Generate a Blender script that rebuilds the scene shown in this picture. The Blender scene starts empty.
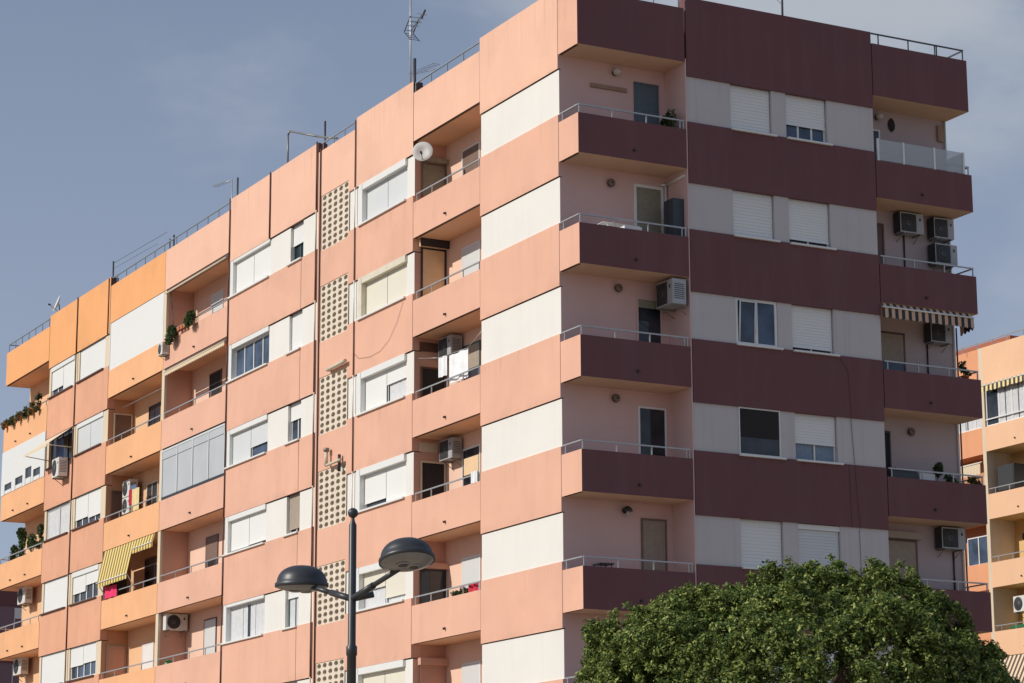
import bpy, math, random
import numpy as np
from mathutils import Vector, Matrix
random.seed(7); rng = np.random.default_rng(11)
scene = bpy.context.scene
COL = scene.collection
R = math.radians

# ------------------------------------------------------------------ materials
MATS = {}
def nmat(name):
    m = bpy.data.materials.new(name); m.use_nodes = True
    nt = m.node_tree; b = nt.nodes['Principled BSDF']; MATS[name] = m
    return m, nt, b
def paint(name, col, var=.06, rough=.85, streak=.10, bump=.12, scale=.7, dirt=(.25, .18, .13), edge=0):
    """weathered painted render: broad mottling, vertical rain streaks, fine grain"""
    m, nt, b = nmat(name); N = nt.nodes; L = nt.links
    tc = N.new('ShaderNodeTexCoord')
    n1 = N.new('ShaderNodeTexNoise'); n1.inputs['Scale'].default_value = scale; n1.inputs['Detail'].default_value = 7; n1.inputs['Roughness'].default_value = .62
    L.new(tc.outputs['Object'], n1.inputs['Vector'])
    mr = N.new('ShaderNodeMapRange'); mr.inputs[1].default_value = .3; mr.inputs[2].default_value = .7
    mr.inputs[3].default_value = 1 - var; mr.inputs[4].default_value = 1 + var * .6
    L.new(n1.outputs['Fac'], mr.inputs[0])
    mp = N.new('ShaderNodeMapping'); mp.inputs['Scale'].default_value = (2.4, 2.4, .3); L.new(tc.outputs['Object'], mp.inputs['Vector'])
    n2 = N.new('ShaderNodeTexNoise'); n2.inputs['Scale'].default_value = 1.0; n2.inputs['Detail'].default_value = 3; L.new(mp.outputs[0], n2.inputs['Vector'])
    m2 = N.new('ShaderNodeMapRange'); m2.inputs[1].default_value = .50; m2.inputs[2].default_value = .85; m2.inputs[3].default_value = 0; m2.inputs[4].default_value = streak * 2.2
    L.new(n2.outputs['Fac'], m2.inputs[0])
    mul = N.new('ShaderNodeMix'); mul.data_type = 'RGBA'; mul.blend_type = 'MULTIPLY'; mul.inputs[0].default_value = 1
    mul.inputs[6].default_value = (*col, 1)
    cb = N.new('ShaderNodeCombineColor')
    for i in range(3): L.new(mr.outputs[0], cb.inputs[i])
    L.new(cb.outputs[0], mul.inputs[7])
    mx = N.new('ShaderNodeMix'); mx.data_type = 'RGBA'; L.new(m2.outputs[0], mx.inputs[0]); L.new(mul.outputs[2], mx.inputs[6])
    mx.inputs[7].default_value = (*[c * .55 + d * .25 for c, d in zip(col, dirt)], 1)
    last = mx
    if edge:
        # runs of dirt that start at the ledges of each storey, and repainted patches
        sx = N.new('ShaderNodeSeparateXYZ'); L.new(tc.outputs['Object'], sx.inputs[0])
        def M2(op, a, bv, c=None):
            q = N.new('ShaderNodeMath'); q.operation = op
            for i, x in enumerate((a, bv, c)):
                if x is None: continue
                if isinstance(x, (int, float)): q.inputs[i].default_value = x
                else: L.new(x, q.inputs[i])
            return q.outputs[0]
        h = M2('MULTIPLY', M2('FRACT', M2('MULTIPLY_ADD', sx.outputs[2], 1 / 2.85, 10 - 22.31 / 2.85), None), 2.85)
        def MR(v, a, bb, lo=0., hi=1.):
            q = N.new('ShaderNodeMapRange'); q.interpolation_type = 'SMOOTHSTEP'; L.new(v, q.inputs[0])
            for i, x in enumerate((a, bb, lo, hi)): q.inputs[i + 1].default_value = x
            return q.outputs[0]
        ma = N.new('ShaderNodeMapping'); ma.inputs['Scale'].default_value = (6.5, 6.5, .22); L.new(tc.outputs['Object'], ma.inputs[0])
        na = N.new('ShaderNodeTexNoise'); na.inputs['Scale'].default_value = 1; na.inputs['Detail'].default_value = 2; L.new(ma.outputs[0], na.inputs['Vector'])
        runs = M2('MULTIPLY', MR(na.outputs['Fac'], .52, .74), MR(h, .75, 1.6))
        nb = N.new('ShaderNodeTexNoise'); nb.inputs['Scale'].default_value = 2.2; nb.inputs['Detail'].default_value = 5; L.new(tc.outputs['Object'], nb.inputs['Vector'])
        foot = M2('MULTIPLY', MR(h, .30, .0), MR(nb.outputs['Fac'], .38, .68))
        nc = N.new('ShaderNodeTexNoise'); nc.inputs['Scale'].default_value = .45; nc.inputs['Detail'].default_value = 3; L.new(tc.outputs['Object'], nc.inputs['Vector'])
        patch = M2('MULTIPLY', MR(nc.outputs['Fac'], .53, .56), .30)
        tot = M2('MULTIPLY', M2('ADD', M2('ADD', runs, M2('MULTIPLY', foot, .8)), patch), edge)
        m4 = N.new('ShaderNodeMix'); m4.data_type = 'RGBA'; L.new(tot, m4.inputs[0]); L.new(mx.outputs[2], m4.inputs[6]); m4.inputs[7].default_value = (*[c * .5 + d * .12 for c, d in zip(col, dirt)], 1)
        last = m4
    L.new(last.outputs[2], b.inputs['Base Color']); b.inputs['Roughness'].default_value = rough
    n3 = N.new('ShaderNodeTexNoise'); n3.inputs['Scale'].default_value = 34; n3.inputs['Detail'].default_value = 5; L.new(tc.outputs['Object'], n3.inputs['Vector'])
    bp = N.new('ShaderNodeBump'); bp.inputs['Strength'].default_value = bump; bp.inputs['Distance'].default_value = .02
    L.new(n3.outputs['Fac'], bp.inputs['Height']); L.new(bp.outputs[0], b.inputs['Normal'])
    return m
def plain(name, col, rough=.5, metal=0, var=.08, scale=6):
    m, nt, b = nmat(name); N = nt.nodes; L = nt.links
    tc = N.new('ShaderNodeTexCoord'); n = N.new('ShaderNodeTexNoise'); n.inputs['Scale'].default_value = scale; n.inputs['Detail'].default_value = 4
    L.new(tc.outputs['Object'], n.inputs['Vector'])
    cr = N.new('ShaderNodeValToRGB'); cr.color_ramp.elements[0].position = .3; cr.color_ramp.elements[1].position = .7
    cr.color_ramp.elements[0].color = (*[c * (1 - var) for c in col], 1); cr.color_ramp.elements[1].color = (*[min(1, c * (1 + var)) for c in col], 1)
    L.new(n.outputs['Fac'], cr.inputs[0]); L.new(cr.outputs[0], b.inputs['Base Color'])
    b.inputs['Roughness'].default_value = rough; b.inputs['Metallic'].default_value = metal
    return m
def stripes(name, a, bcol, axis, freq, duty=.5):
    m, nt, b = nmat(name); N = nt.nodes; L = nt.links
    tc = N.new('ShaderNodeTexCoord'); sp = N.new('ShaderNodeSeparateXYZ'); L.new(tc.outputs['Object'], sp.inputs[0])
    mu = N.new('ShaderNodeMath'); mu.operation = 'MULTIPLY'; mu.inputs[1].default_value = freq; L.new(sp.outputs[axis], mu.inputs[0])
    fr = N.new('ShaderNodeMath'); fr.operation = 'FRACT'; L.new(mu.outputs[0], fr.inputs[0])
    gt = N.new('ShaderNodeMath'); gt.operation = 'GREATER_THAN'; gt.inputs[1].default_value = duty; L.new(fr.outputs[0], gt.inputs[0])
    mx = N.new('ShaderNodeMix'); mx.data_type = 'RGBA'; L.new(gt.outputs[0], mx.inputs[0]); mx.inputs[6].default_value = (*a, 1); mx.inputs[7].default_value = (*bcol, 1)
    L.new(mx.outputs[2], b.inputs['Base Color']); b.inputs['Roughness'].default_value = .9
    return m

paint('pink_paint', (.775, .442, .315), var=.075, streak=.08, scale=.5, edge=.24)
paint('loggia_back', (.82, .56, .43), var=.05, streak=.04)
paint('loggia_back_orange', (.80, .50, .29), var=.05, streak=.04)
paint('pink_upper', (.84, .505, .365), var=.05, streak=.05, edge=.24)
paint('orange_paint', (.86, .455, .23), var=.07, streak=.08, edge=.24)
paint('orange_upper', (.86, .41, .165), var=.05, streak=.05, edge=.24)
paint('salmon_paint', (.75, .385, .24), var=.08, streak=.10, edge=.24)
paint('white_paint', (.78, .76, .71), var=.035, streak=.03, edge=.05)
paint('far_paint', (.50, .405, .40), var=.06, streak=.06)
paint('grey_paint', (.60, .56, .55), var=.04, streak=.05, edge=.14)
paint('cream_paint', (.72, .60, .44), var=.05)
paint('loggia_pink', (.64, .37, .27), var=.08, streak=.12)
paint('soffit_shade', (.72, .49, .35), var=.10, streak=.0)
paint('corner_pink', (.71, .485, .445), var=.05, streak=.04)
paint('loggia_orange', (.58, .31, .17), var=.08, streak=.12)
paint('soffit_paint', (.92, .56, .34), var=.08, streak=.0)
paint('maroon_paint', (.168, .068, .073), var=.09, streak=.10, edge=.35, dirt=(.5, .45, .45))
paint('yellow_paint', (.72, .50, .22), var=.05)
paint('bg_peach', (.85, .53, .33), var=.04)
paint('bg_salmon', (.78, .36, .19), var=.05)
paint('lattice_concrete', (.74, .65, .53), var=.10, streak=.15, scale=3)
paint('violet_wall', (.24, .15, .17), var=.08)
paint('brick_red', (.40, .14, .08), var=.08)
plain('roof_concrete', (.35, .32, .29), .9)
plain('interior_dark', (.025, .022, .022), .9)
plain('brown_pipe_and_shade', (.10, .045, .035), .6)  # pipe brown, also painted as shade on undersides and parapet returns
plain('cream_pipe', (.62, .55, .42), .6)
plain('white_frame', (.78, .78, .75), .4, var=.02)
plain('cream_frame', (.72, .66, .52), .4)
plain('green_frame', (.03, .10, .09), .4)
plain('brown_frame', (.13, .07, .05), .45)
plain('dark_frame', (.03, .03, .035), .4)
plain('shutter_white', (.80, .80, .77), .45, var=.015, scale=1)
plain('shutter_grey', (.66, .68, .68), .45, var=.02, scale=1)
plain('panel_grey', (.50, .52, .53), .3, var=.06, scale=.8)
plain('shutter_cream', (.76, .72, .60), .5, var=.02, scale=1)
plain('shutter_beige', (.38, .31, .24), .55)
plain('shutter_olive', (.30, .28, .21), .55)
plain('shutter_brown', (.20, .13, .10), .55)
plain('bamboo', (.78, .56, .34), .8, scale=3, var=.06)
plain('curtain_white', (.62, .63, .64), .9)
plain('curtain_blue', (.22, .28, .36), .9)
plain('steel_rail', (.46, .46, .45), .4, .5)
plain('dark_rail', (.07, .07, .08), .5, .3)
plain('blue_rail', (.26, .31, .36), .5, .2)
plain('ac_white', (.70, .70, .66), .45)
plain('ac_white_shaded', (.40, .41, .42), .5)  # darker copy of the white casing, shade put into its colour
plain('ac_dark', (.035, .037, .04), .6)
plain('bracket_metal', (.25, .24, .22), .5, .5)
plain('lamp_grey', (.047, .050, .056), .42, .25)
plain('lamp_under', (.24, .24, .24), .25)
plain('bulb_glass', (.32, .32, .31), .1)
plain('globe_glass', (.55, .53, .48), .15)
plain('dish_grey', (.70, .68, .64), .5)
plain('cloth_white', (.86, .87, .88), .9)
plain('cloth_red', (.55, .03, .06), .9)
plain('cloth_pink', (.85, .04, .16), .9)
plain('cloth_blue', (.12, .18, .34), .9)
plain('cloth_yellow', (.78, .62, .32), .9)
plain('terracotta', (.50, .16, .07), .8)
plain('green_plastic', (.02, .16, .07), .4)
plain('wood', (.34, .22, .15), .7)
plain('cabinet_dark', (.045, .055, .07), .5)
plain('door_blue', (.10, .14, .17), .6)
plain('orange_disc', (.85, .30, .03), .6)
plain('bark', (.12, .085, .06), .95, var=.3, scale=14)
stripes('awning_yellow', (.84, .62, .20), (.20, .17, .08), 0, 3.5, .5)
stripes('awning_black_tan', (.045, .045, .05), (.66, .44, .30), 1, 4.6, .5)
stripes('awning_black_cream', (.06, .055, .05), (.84, .68, .34), 0, 3.6, .5)
stripes('awning_brown_cream', (.12, .07, .05), (.74, .62, .44), 0, 3.8, .5)
stripes('awning_cream', (.74, .62, .44), (.58, .46, .30), 0, 10, .7)

def glass(name, col, r=.06):
    m, nt, b = nmat(name); N = nt.nodes; L = nt.links
    tc = N.new('ShaderNodeTexCoord'); n = N.new('ShaderNodeTexNoise'); n.inputs['Scale'].default_value = 1.3; L.new(tc.outputs['Object'], n.inputs['Vector'])
    cr = N.new('ShaderNodeValToRGB'); cr.color_ramp.elements[0].position = .35; cr.color_ramp.elements[1].position = .65
    cr.color_ramp.elements[0].color = (*[c * .5 for c in col], 1); cr.color_ramp.elements[1].color = (*[c * 1.5 for c in col], 1)
    L.new(n.outputs['Fac'], cr.inputs[0]); L.new(cr.outputs[0], b.inputs['Base Color'])
    b.inputs['Roughness'].default_value = r; b.inputs['IOR'].default_value = 1.5
    bp = N.new('ShaderNodeBump'); bp.inputs['Strength'].default_value = .04; L.new(n.outputs['Fac'], bp.inputs['Height']); L.new(bp.outputs[0], b.inputs['Normal'])
glass('dark_glass', (.03, .035, .045))
glass('blue_glass', (.05, .075, .12), .08)
def sheer():
    m, nt, b = nmat('clear_screen'); N = nt.nodes; L = nt.links
    b.inputs['Base Color'].default_value = (.62, .64, .65, 1); b.inputs['Roughness'].default_value = .25
    t = N.new('ShaderNodeBsdfTransparent'); t.inputs[0].default_value = (.92, .95, .96, 1)
    mx = N.new('ShaderNodeMixShader'); mx.inputs[0].default_value = .5
    L.new(t.outputs[0], mx.inputs[1]); L.new(b.outputs[0], mx.inputs[2]); L.new(mx.outputs[0], N['Material Output'].inputs[0])
sheer()
def foliage(name, cols):
    m, nt, b = nmat(name); N = nt.nodes; L = nt.links
    at = N.new('ShaderNodeAttribute'); at.attribute_name = 'leaf_tone'
    cr = N.new('ShaderNodeValToRGB'); e = cr.color_ramp.elements
    e[0].color = (*cols[0], 1); e[1].color = (*cols[-1], 1); e[0].position = 0; e[1].position = 1
    for i, c in enumerate(cols[1:-1]): x = e.new((i + 1) / (len(cols) - 1)); x.color = (*c, 1)
    L.new(at.outputs['Fac'], cr.inputs[0]); L.new(cr.outputs[0], b.inputs['Base Color']); b.inputs['Roughness'].default_value = .6; b.inputs['Specular IOR Level'].default_value = .25
    tr = N.new('ShaderNodeBsdfTranslucent'); L.new(cr.outputs[0], tr.inputs[0])
    mx = N.new('ShaderNodeMixShader'); mx.inputs[0].default_value = .30
    L.new(b.outputs[0], mx.inputs[1]); L.new(tr.outputs[0], mx.inputs[2]); L.new(mx.outputs[0], N['Material Output'].inputs[0])
foliage('tree_leaf', [(.032, .062, .02), (.09, .145, .034), (.20, .26, .055), (.50, .53, .17)])
foliage('pot_leaf', [(.03, .06, .022), (.06, .10, .035), (.13, .17, .06)])
foliage('dry_leaf', [(.10, .10, .03), (.28, .24, .09), (.22, .10, .06)])

# ------------------------------------------------------------------ mesh builder
ML = (lambda w, d, z: (-w, d, z), True)            # sunlit facade: w away from the corner, d into the wall
def map_left(off=0.): return (lambda w, d, z: (-w, d + off, z), True)
def map_right(off=1.03): return (lambda w, d, z: (off - d, w, z), False)
IDM = (lambda x, y, z: (x, y, z), False)
class MB:
    def __init__(s, mp=IDM): s.v = []; s.f = []; s.m = []; s.mp = mp; s.sm = set()
    def face(s, pts, mat, smooth=False):
        i = len(s.v); s.v += [s.mp[0](*p) for p in pts]
        idx = list(range(i, i + len(pts)))
        if s.mp[1]: idx.reverse()
        if smooth: s.sm.add(len(s.f))
        s.f.append(idx); s.m.append(mat)
    def box(s, x0, x1, y0, y1, z0, z1, mat, ov={}):
        P = [(x0, y0, z0), (x1, y0, z0), (x1, y1, z0), (x0, y1, z0), (x0, y0, z1), (x1, y0, z1), (x1, y1, z1), (x0, y1, z1)]
        i = len(s.v); s.v += [s.mp[0](*p) for p in P]
        for k, q in {'-z': (0, 3, 2, 1), '+z': (4, 5, 6, 7), '-y': (0, 1, 5, 4), '+y': (2, 3, 7, 6), '-x': (3, 0, 4, 7), '+x': (1, 2, 6, 5)}.items():
            q = [i + a for a in q]
            if s.mp[1]: q.reverse()
            s.f.append(q); s.m.append(ov.get(k, mat))
        return s
    def tube(s, a, b, r, mat, n=8, r2=None, caps=True):
        a = Vector(s.mp[0](*a)); b = Vector(s.mp[0](*b)); r2 = r if r2 is None else r2
        d = (b - a).normalized(); t = Vector((0, 0, 1)) if abs(d.z) < .9 else Vector((1, 0, 0))
        e1 = d.cross(t).normalized(); e2 = d.cross(e1); i = len(s.v)
        for c, rr in ((a, r), (b, r2)):
            for k in range(n):
                g = 2 * math.pi * k / n; s.v.append(tuple(c + (e1 * math.cos(g) + e2 * math.sin(g)) * rr))
        for k in range(n):
            k2 = (k + 1) % n; s.sm.add(len(s.f)); s.f.append([i + k, i + n + k, i + n + k2, i + k2]); s.m.append(mat)
        if caps:
            s.f.append([i + k for k in range(n)]); s.m.append(mat); s.f.append([i + n + k for k in reversed(range(n))]); s.m.append(mat)
        return s
    def path(s, pts, r, mat, n=6):
        for a, b in zip(pts, pts[1:]): s.tube(a, b, r, mat, n)
        return s
    def lathe(s, prof, mat, n=24, M=Matrix(), caps=True, mats=None):
        i = len(s.v)
        for (r, z) in prof:
            for k in range(n):
                g = 2 * math.pi * k / n; s.v.append(tuple(M @ Vector((r * math.cos(g), r * math.sin(g), z))))
        for j in range(len(prof) - 1):
            for k in range(n):
                k2 = (k + 1) % n; s.sm.add(len(s.f)); s.f.append([i + j * n + k, i + j * n + k2, i + (j + 1) * n + k2, i + (j + 1) * n + k]); s.m.append(mats[j] if mats else mat)
        if caps:
            s.f.append([i + k for k in reversed(range(n))]); s.m.append(mat)
            s.f.append([i + (len(prof) - 1) * n + k for k in range(n)]); s.m.append(mat)
        return s
    def build(s, name, parent=None, label=None):
        me = bpy.data.meshes.new(name); off = Vector((0, 0, 0))
        if parent is not None:
            p = parent
            while p is not None: off += p.location; p = p.parent
        me.from_pydata([(a[0] - off.x, a[1] - off.y, a[2] - off.z) for a in s.v], [], s.f)
        slots = []
        for m in s.m:
            if m not in slots: slots.append(m)
        for m in slots: me.materials.append(MATS[m])
        me.polygons.foreach_set('material_index', [slots.index(m) for m in s.m])
        me.polygons.foreach_set('use_smooth', [i in s.sm for i in range(len(s.f))])
        me.update(); o = bpy.data.objects.new(name, me); COL.objects.link(o); o.parent = parent
        if label: o['label'] = label
        return o
def tag(o, label, cat, group=None):
    o['label'] = label; o['category'] = cat
    if group: o['group'] = group
    return o
def thing(name, label, cat, loc, group=None):
    o = bpy.data.objects.new(name, None); COL.objects.link(o); o.location = loc; o.empty_display_size = .3
    return tag(o, label, cat, group)
def struct(o): o['kind'] = 'structure'; return o
def dup(root, loc, rz, label, scale=None):
    r = root.copy(); COL.objects.link(r); r.location = loc; r.rotation_euler = (0, 0, rz); r['label'] = label
    if scale: r.scale = scale
    for ch in list(root.children):
        c = ch.copy(); COL.objects.link(c); c.parent = r
        for g in list(ch.children):
            q = g.copy(); COL.objects.link(q); q.parent = c
    return r

# ------------------------------------------------------------------ levels
H = 2.85
def Zb(i): return 22.31 - i * H      # underside of a facade band (window head)
def Zt(i): return 23.93 - i * H      # top of a facade band (window sill) : Zt(i+1) is the sill under Zb(i)
def Zs(i): return 22.67 - i * H      # underside of a balcony
def Zp(i): return 23.71 - i * H      # top of a balcony parapet
NF = 7                               # floors 0..6 below the roof

# ------------------------------------------------------------------ openings
def slats(mb, w0, w1, z0, z1, d, mat, step=.055, lip=.012):
    n = max(1, int((z1 - z0) / step)); st = (z1 - z0) / n
    if mb.mp[1]: lip = min(lip, .0006)
    for k in range(n):
        a = z0 + k * st; b = a + st
        mb.face([(w0, d, a), (w1, d, a), (w1, d + lip, b), (w0, d + lip, b)], mat)
        mb.face([(w0, d + lip, b), (w1, d + lip, b), (w1, d, b), (w0, d, b)], mat)
def curtain(mb, w0, w1, z0, z1, d, mat, n=14):
    for k in range(n):
        a = w0 + (w1 - w0) * k / n; b = w0 + (w1 - w0) * (k + 1) / n
        da = d + .006 * math.sin(k * 2.1); db = d + .006 * math.sin((k + 1) * 2.1)
        mb.face([(a, da, z0), (b, db, z0), (b, db, z1), (a, da, z1)], mat)
def window(bld, mp, w0, w1, z0, z1, d=.15, frame='white_frame', panes=2, drop=(0, 0), sh='shutter_white', box=None, jamb=None,
           sill=True, gl='dark_glass', cur=None, t=.045, name='window', fd=None, label=None, split=None, surround=None, sillmat='white_frame', slatstep=.055):
    """one window: frame, glass, roller shutters, sill; drop = how far each shutter is down; d = depth of the shutter plane"""
    fd = d + .035 if fd is None else fd
    s = MB(mp)
    top = z1 - (box or 0)
    s.box(w0, w1, fd, fd + .05, z0, z0 + t, frame); s.box(w0, w1, fd, fd + .05, top - t, top, frame)
    s.box(w0, w0 + t, fd, fd + .05, z0 + t, top - t, frame); s.box(w1 - t, w1, fd, fd + .05, z0 + t, top - t, frame)
    for k in range(1, panes):
        c = w0 + (w1 - w0) * k / panes
        s.box(c - t * .6, c + t * .6, fd + .004, fd + .05, z0 + t, top - t, frame)
    win = s.build(name, bld, label)
    MB(mp).box(w0 + t, w1 - t, fd + .03, fd + .038, z0 + t, top - t, gl).build('glass_pane', win)
    if cur:
        c = MB(mp); curtain(c, w0 + t, w0 + (w1 - w0) * .46, z0 + t, top - t, fd + .02, cur)
        curtain(c, w0 + (w1 - w0) * .54, w1 - t, z0 + t, top - t, fd + .02, cur); c.build('curtain', win)
    n = len(drop); edges = split or [w0 + (w1 - w0) * k / n for k in range(n + 1)]
    for k, f in enumerate(drop):
        if f > 0:
            g = MB(mp); a, b = edges[k], edges[k + 1]; zz = top - (top - z0) * f
            slats(g, a + .012, b - .012, zz, top, d, sh, slatstep)
            g.box(a + .012, b - .012, d - .006, d + .02, zz - .02, zz + .02, sh)
            g.build('roller_shutter', win)
    if box:
        MB(mp).box(w0 - .02, w1 + .02, surround if surround is not None else d - .05, d + .1, top, z1 - .012, frame if jamb is None else jamb).build('shutter_box', win)
    if surround is not None:
        g = MB(mp); g.box(w1, w1 + .25, surround, d + .1, z0, z1 - .012, jamb or frame); g.build('jamb', win)
    if sill:
        MB(mp).box(w0 - .03, w1 + (.28 if surround is not None else .10), -.07, d - .01, z0 - .05, z0 - .002, sillmat).build('sill', win)
    return win
def railing(par, mp, w0, w1, z, d, posts, h=.23, mat='steel_rail', side=None, name='railing', extra=None):
    s = MB(mp)
    s.box(w0, w1, d - .018, d + .018, z + h - .018, z + h + .018, mat)
    for p in posts: s.box(p - .015, p + .015, d - .012, d + .012, z, z + h - .018, mat)
    if extra:
        s.box(w0, w1, d - .01, d + .01, z + extra - .01, z + extra + .01, mat)
    if side:
        a, b = side; wv = w0 if a == 0 else w1
        s.box(wv - .018, wv + .018, d + .02, d + b, z + h - .017, z + h + .017, mat)
        s.box(wv - .014, wv + .014, d + b - .13, d + b - .10, z, z + h - .017, mat)
    return s.build(name, par)
def spout(par, mp, w, z):
    s = MB(mp); s.tube((w, -.07, z - .02), (w, .01, z), .032, 'dark_frame', 8); s.build('drain_spout', par)

# ------------------------------------------------------------------ building bodies
pinkB = thing('apartment_building', 'corner apartment building with pink bands on its sunlit side and maroon on its shaded side', 'building', (-12, 6, 0))
orgB = thing('apartment_building', 'orange end section of the long apartment row, joined to the pink block at its left', 'building', (-38, 6, 0))
PX = 28.48          # party line between pink and orange
TOPH = 24.47; TOPL = 24.11; DK = 23.55
BACK = 12.33
# core volumes (painted wall seen inside the loggias)
def core(bld, u0, u1, y0, mat, name='core_wall', ztop=DK, x1=None):
    MB().box(-u1, -u0 if x1 is None else x1, y0, BACK, 0, ztop, mat).build(name, bld)
MB().box(-4.31, 0, .10, 3.3, 0, DK, 'corner_pink').build('core_wall', pinkB)
MB().box(-4.31, 0, 3.301, BACK, 0, DK, 'far_paint').build('core_wall', pinkB)
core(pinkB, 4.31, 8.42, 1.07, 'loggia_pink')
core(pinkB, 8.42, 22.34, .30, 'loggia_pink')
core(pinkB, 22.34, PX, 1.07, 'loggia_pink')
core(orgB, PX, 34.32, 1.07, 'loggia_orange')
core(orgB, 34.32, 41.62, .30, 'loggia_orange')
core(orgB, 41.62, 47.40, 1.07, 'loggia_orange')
# shaded side main block
MB().box(.001, .73, 3.223, 9.12, 0, DK, 'corner_pink').build('core_wall', pinkB)
MB().box(.001, 1.018, 3.192, 3.222, 0, Zs(0) + .1, 'corner_pink').build('side_wall', pinkB)

G = .014  # half joint
def bands(bld, mp, u0, u1, d0, d1, matf, tops, back=.30, stripmat='white_paint', piers=None, n=NF, low=None, inner=None):
    for i in range(n + 1):
        z1 = tops if i == 0 else Zt(i); z0 = Zb(i)
        if i == n: z0 = 2.9
        s = MB(mp); a, b = u0 + G, u1 - G
        s.box(a, b, d0, d1, z0, z1, matf(i), {'-x': 'brown_pipe_and_shade', '-z': 'brown_pipe_and_shade'} if i == 0 else {'-z': 'brown_pipe_and_shade'}); s.build('facade_band', bld)  # undersides hold the shadow line and dark joint in colour; top end darkened too
    for i in range(n):
        pc = piers[min(i, len(piers) - 1)] if piers and isinstance(piers[0], list) else (piers or [(u0, u1)])
        for (p0, p1) in pc: MB(mp).box(p0, p1, d0 + .05, d1, Zt(i + 1), Zb(i) - .028, stripmat, {'-x': inner} if p0 == u0 and inner else {}).build('wall_strip', bld)
pk = lambda i: 'pink_upper' if i == 0 else 'pink_paint'
og = lambda i: 'orange_upper' if i == 0 else 'orange_paint'
sal = lambda i: 'orange_upper' if i == 0 else 'salmon_paint'
# A : blind corner panel (its bands and strips turn the corner)
for i in range(NF + 1):
    z1 = TOPH if i == 0 else Zt(i); z0 = Zb(i) if i < NF else 2.9
    MB().box(-4.31, -.0, 0, .10, z0, z1, pk(i), {'-z': 'brown_pipe_and_shade', '+x': 'corner_pink'}).build('facade_band', pinkB)  # dark underside paints the shadow line and joint below the band
for i in range(NF):
    MB().box(-4.31, -.0, .04, .10, Zt(i + 1), Zb(i) - .028, 'white_paint', {'+x': 'corner_pink'}).build('wall_strip', pinkB)
# return walls of the high parapets; shade is painted into the brown ones
MB().box(-8.62, -8.44, .31, 1.0, DK, 24.36, 'brown_pipe_and_shade').build('parapet_return', pinkB)
MB().box(-15.3, -15.12, .31, 1.0, DK, 24.36, 'brown_pipe_and_shade').build('parapet_return', pinkB)
MB().box(-34.6, -34.4, .31, 1.0, DK, 24.36, 'brown_pipe_and_shade').build('parapet_return', orgB)
MB().box(-4.31, -4.1, .101, 1.0, DK, 24.40, 'pink_paint').build('parapet_return', pinkB)
# C : window bay
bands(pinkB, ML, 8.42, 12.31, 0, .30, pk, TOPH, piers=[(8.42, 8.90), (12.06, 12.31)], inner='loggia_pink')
# D : lattice bay (band goes round the lattice)
LZ0, LZ1 = -.155, .37
for i in range(NF + 1):
    z1 = 24.14 if i == 0 else Zb(i - 1) - 1.385
    z0 = Zb(i) + .37 if i < NF else 2.9
    MB(ML).box(12.31 + G, 15.12 - G, 0, .30, z0, z1, pk(i)).build('facade_band', pinkB)
for i in range(NF):
    z1 = Zb(i) + .37; z0 = Zb(i) - 1.385
    s = MB(ML)
    s.box(12.31 + G, 12.84, 0, .3, Zb(i) + .001, z1 - .001, pk(i)); s.box(12.31 + G, 12.84, .05, .3, Zt(i + 1), Zb(i), 'white_paint'); s.box(12.31 + G, 12.84, 0, .3, z0, Zt(i + 1), pk(1))
    s.box(14.86, 15.12 - G, 0, .3, z0, z1 - .001, pk(1)); s.build('wall_strip', pinkB)
    # breeze-block lattice with round holes
    s = MB(ML); nx, nz = 5, 9; cw = 2.02 / nx; ch = (z1 - z0) / nz; r = .07
    for a in range(nx):
        for b in range(nz):
            cx = 12.84 + cw * (a + .5); cz = z0 + ch * (b + .5); sq = []; ci = []
            rx = .140; rz = .073; n = 12
            for k in range(n):
                g = 2 * math.pi * k / n + math.pi / 4; c_, s_ = math.cos(g), math.sin(g); m_ = max(abs(c_), abs(s_))
                sq.append((cx + cw / 2 * c_ / m_, .02, cz + ch / 2 * s_ / m_)); ci.append((cx + rx * c_, .02, cz + rz * s_))
            for k in range(n):
                k2 = (k + 1) % n
                s.face([sq[k], sq[k2], ci[k2], ci[k]], 'lattice_concrete')
                s.face([ci[k], ci[k2], (ci[k2][0], .13, ci[k2][2]), (ci[k][0], .13, ci[k][2])], 'lattice_concrete')
    lat = s.build('lattice_screen', pinkB)
    MB(ML).box(12.84, 14.86, .20, .29, z0, z1, 'shutter_brown').build('backing', lat)
# E : two windows
bands(pinkB, ML, 15.12, 22.34, 0, .30, pk, TOPH, piers=[(15.12, 16.32), (17.33, 18.95), (22.30, 22.34)])
# H, I : orange window bays
bands(orgB, ML, 34.34, 38.12, 0, .30, sal, TOPH, stripmat='cream_paint', piers=[(34.34, 34.90), (37.88, 38.12)], inner='loggia_orange')
bands(orgB, ML, 38.14, 41.60, 0, .30, sal, TOPH, stripmat='cream_paint', piers=[(38.14, 38.50), (41.36, 41.60)])
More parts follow.
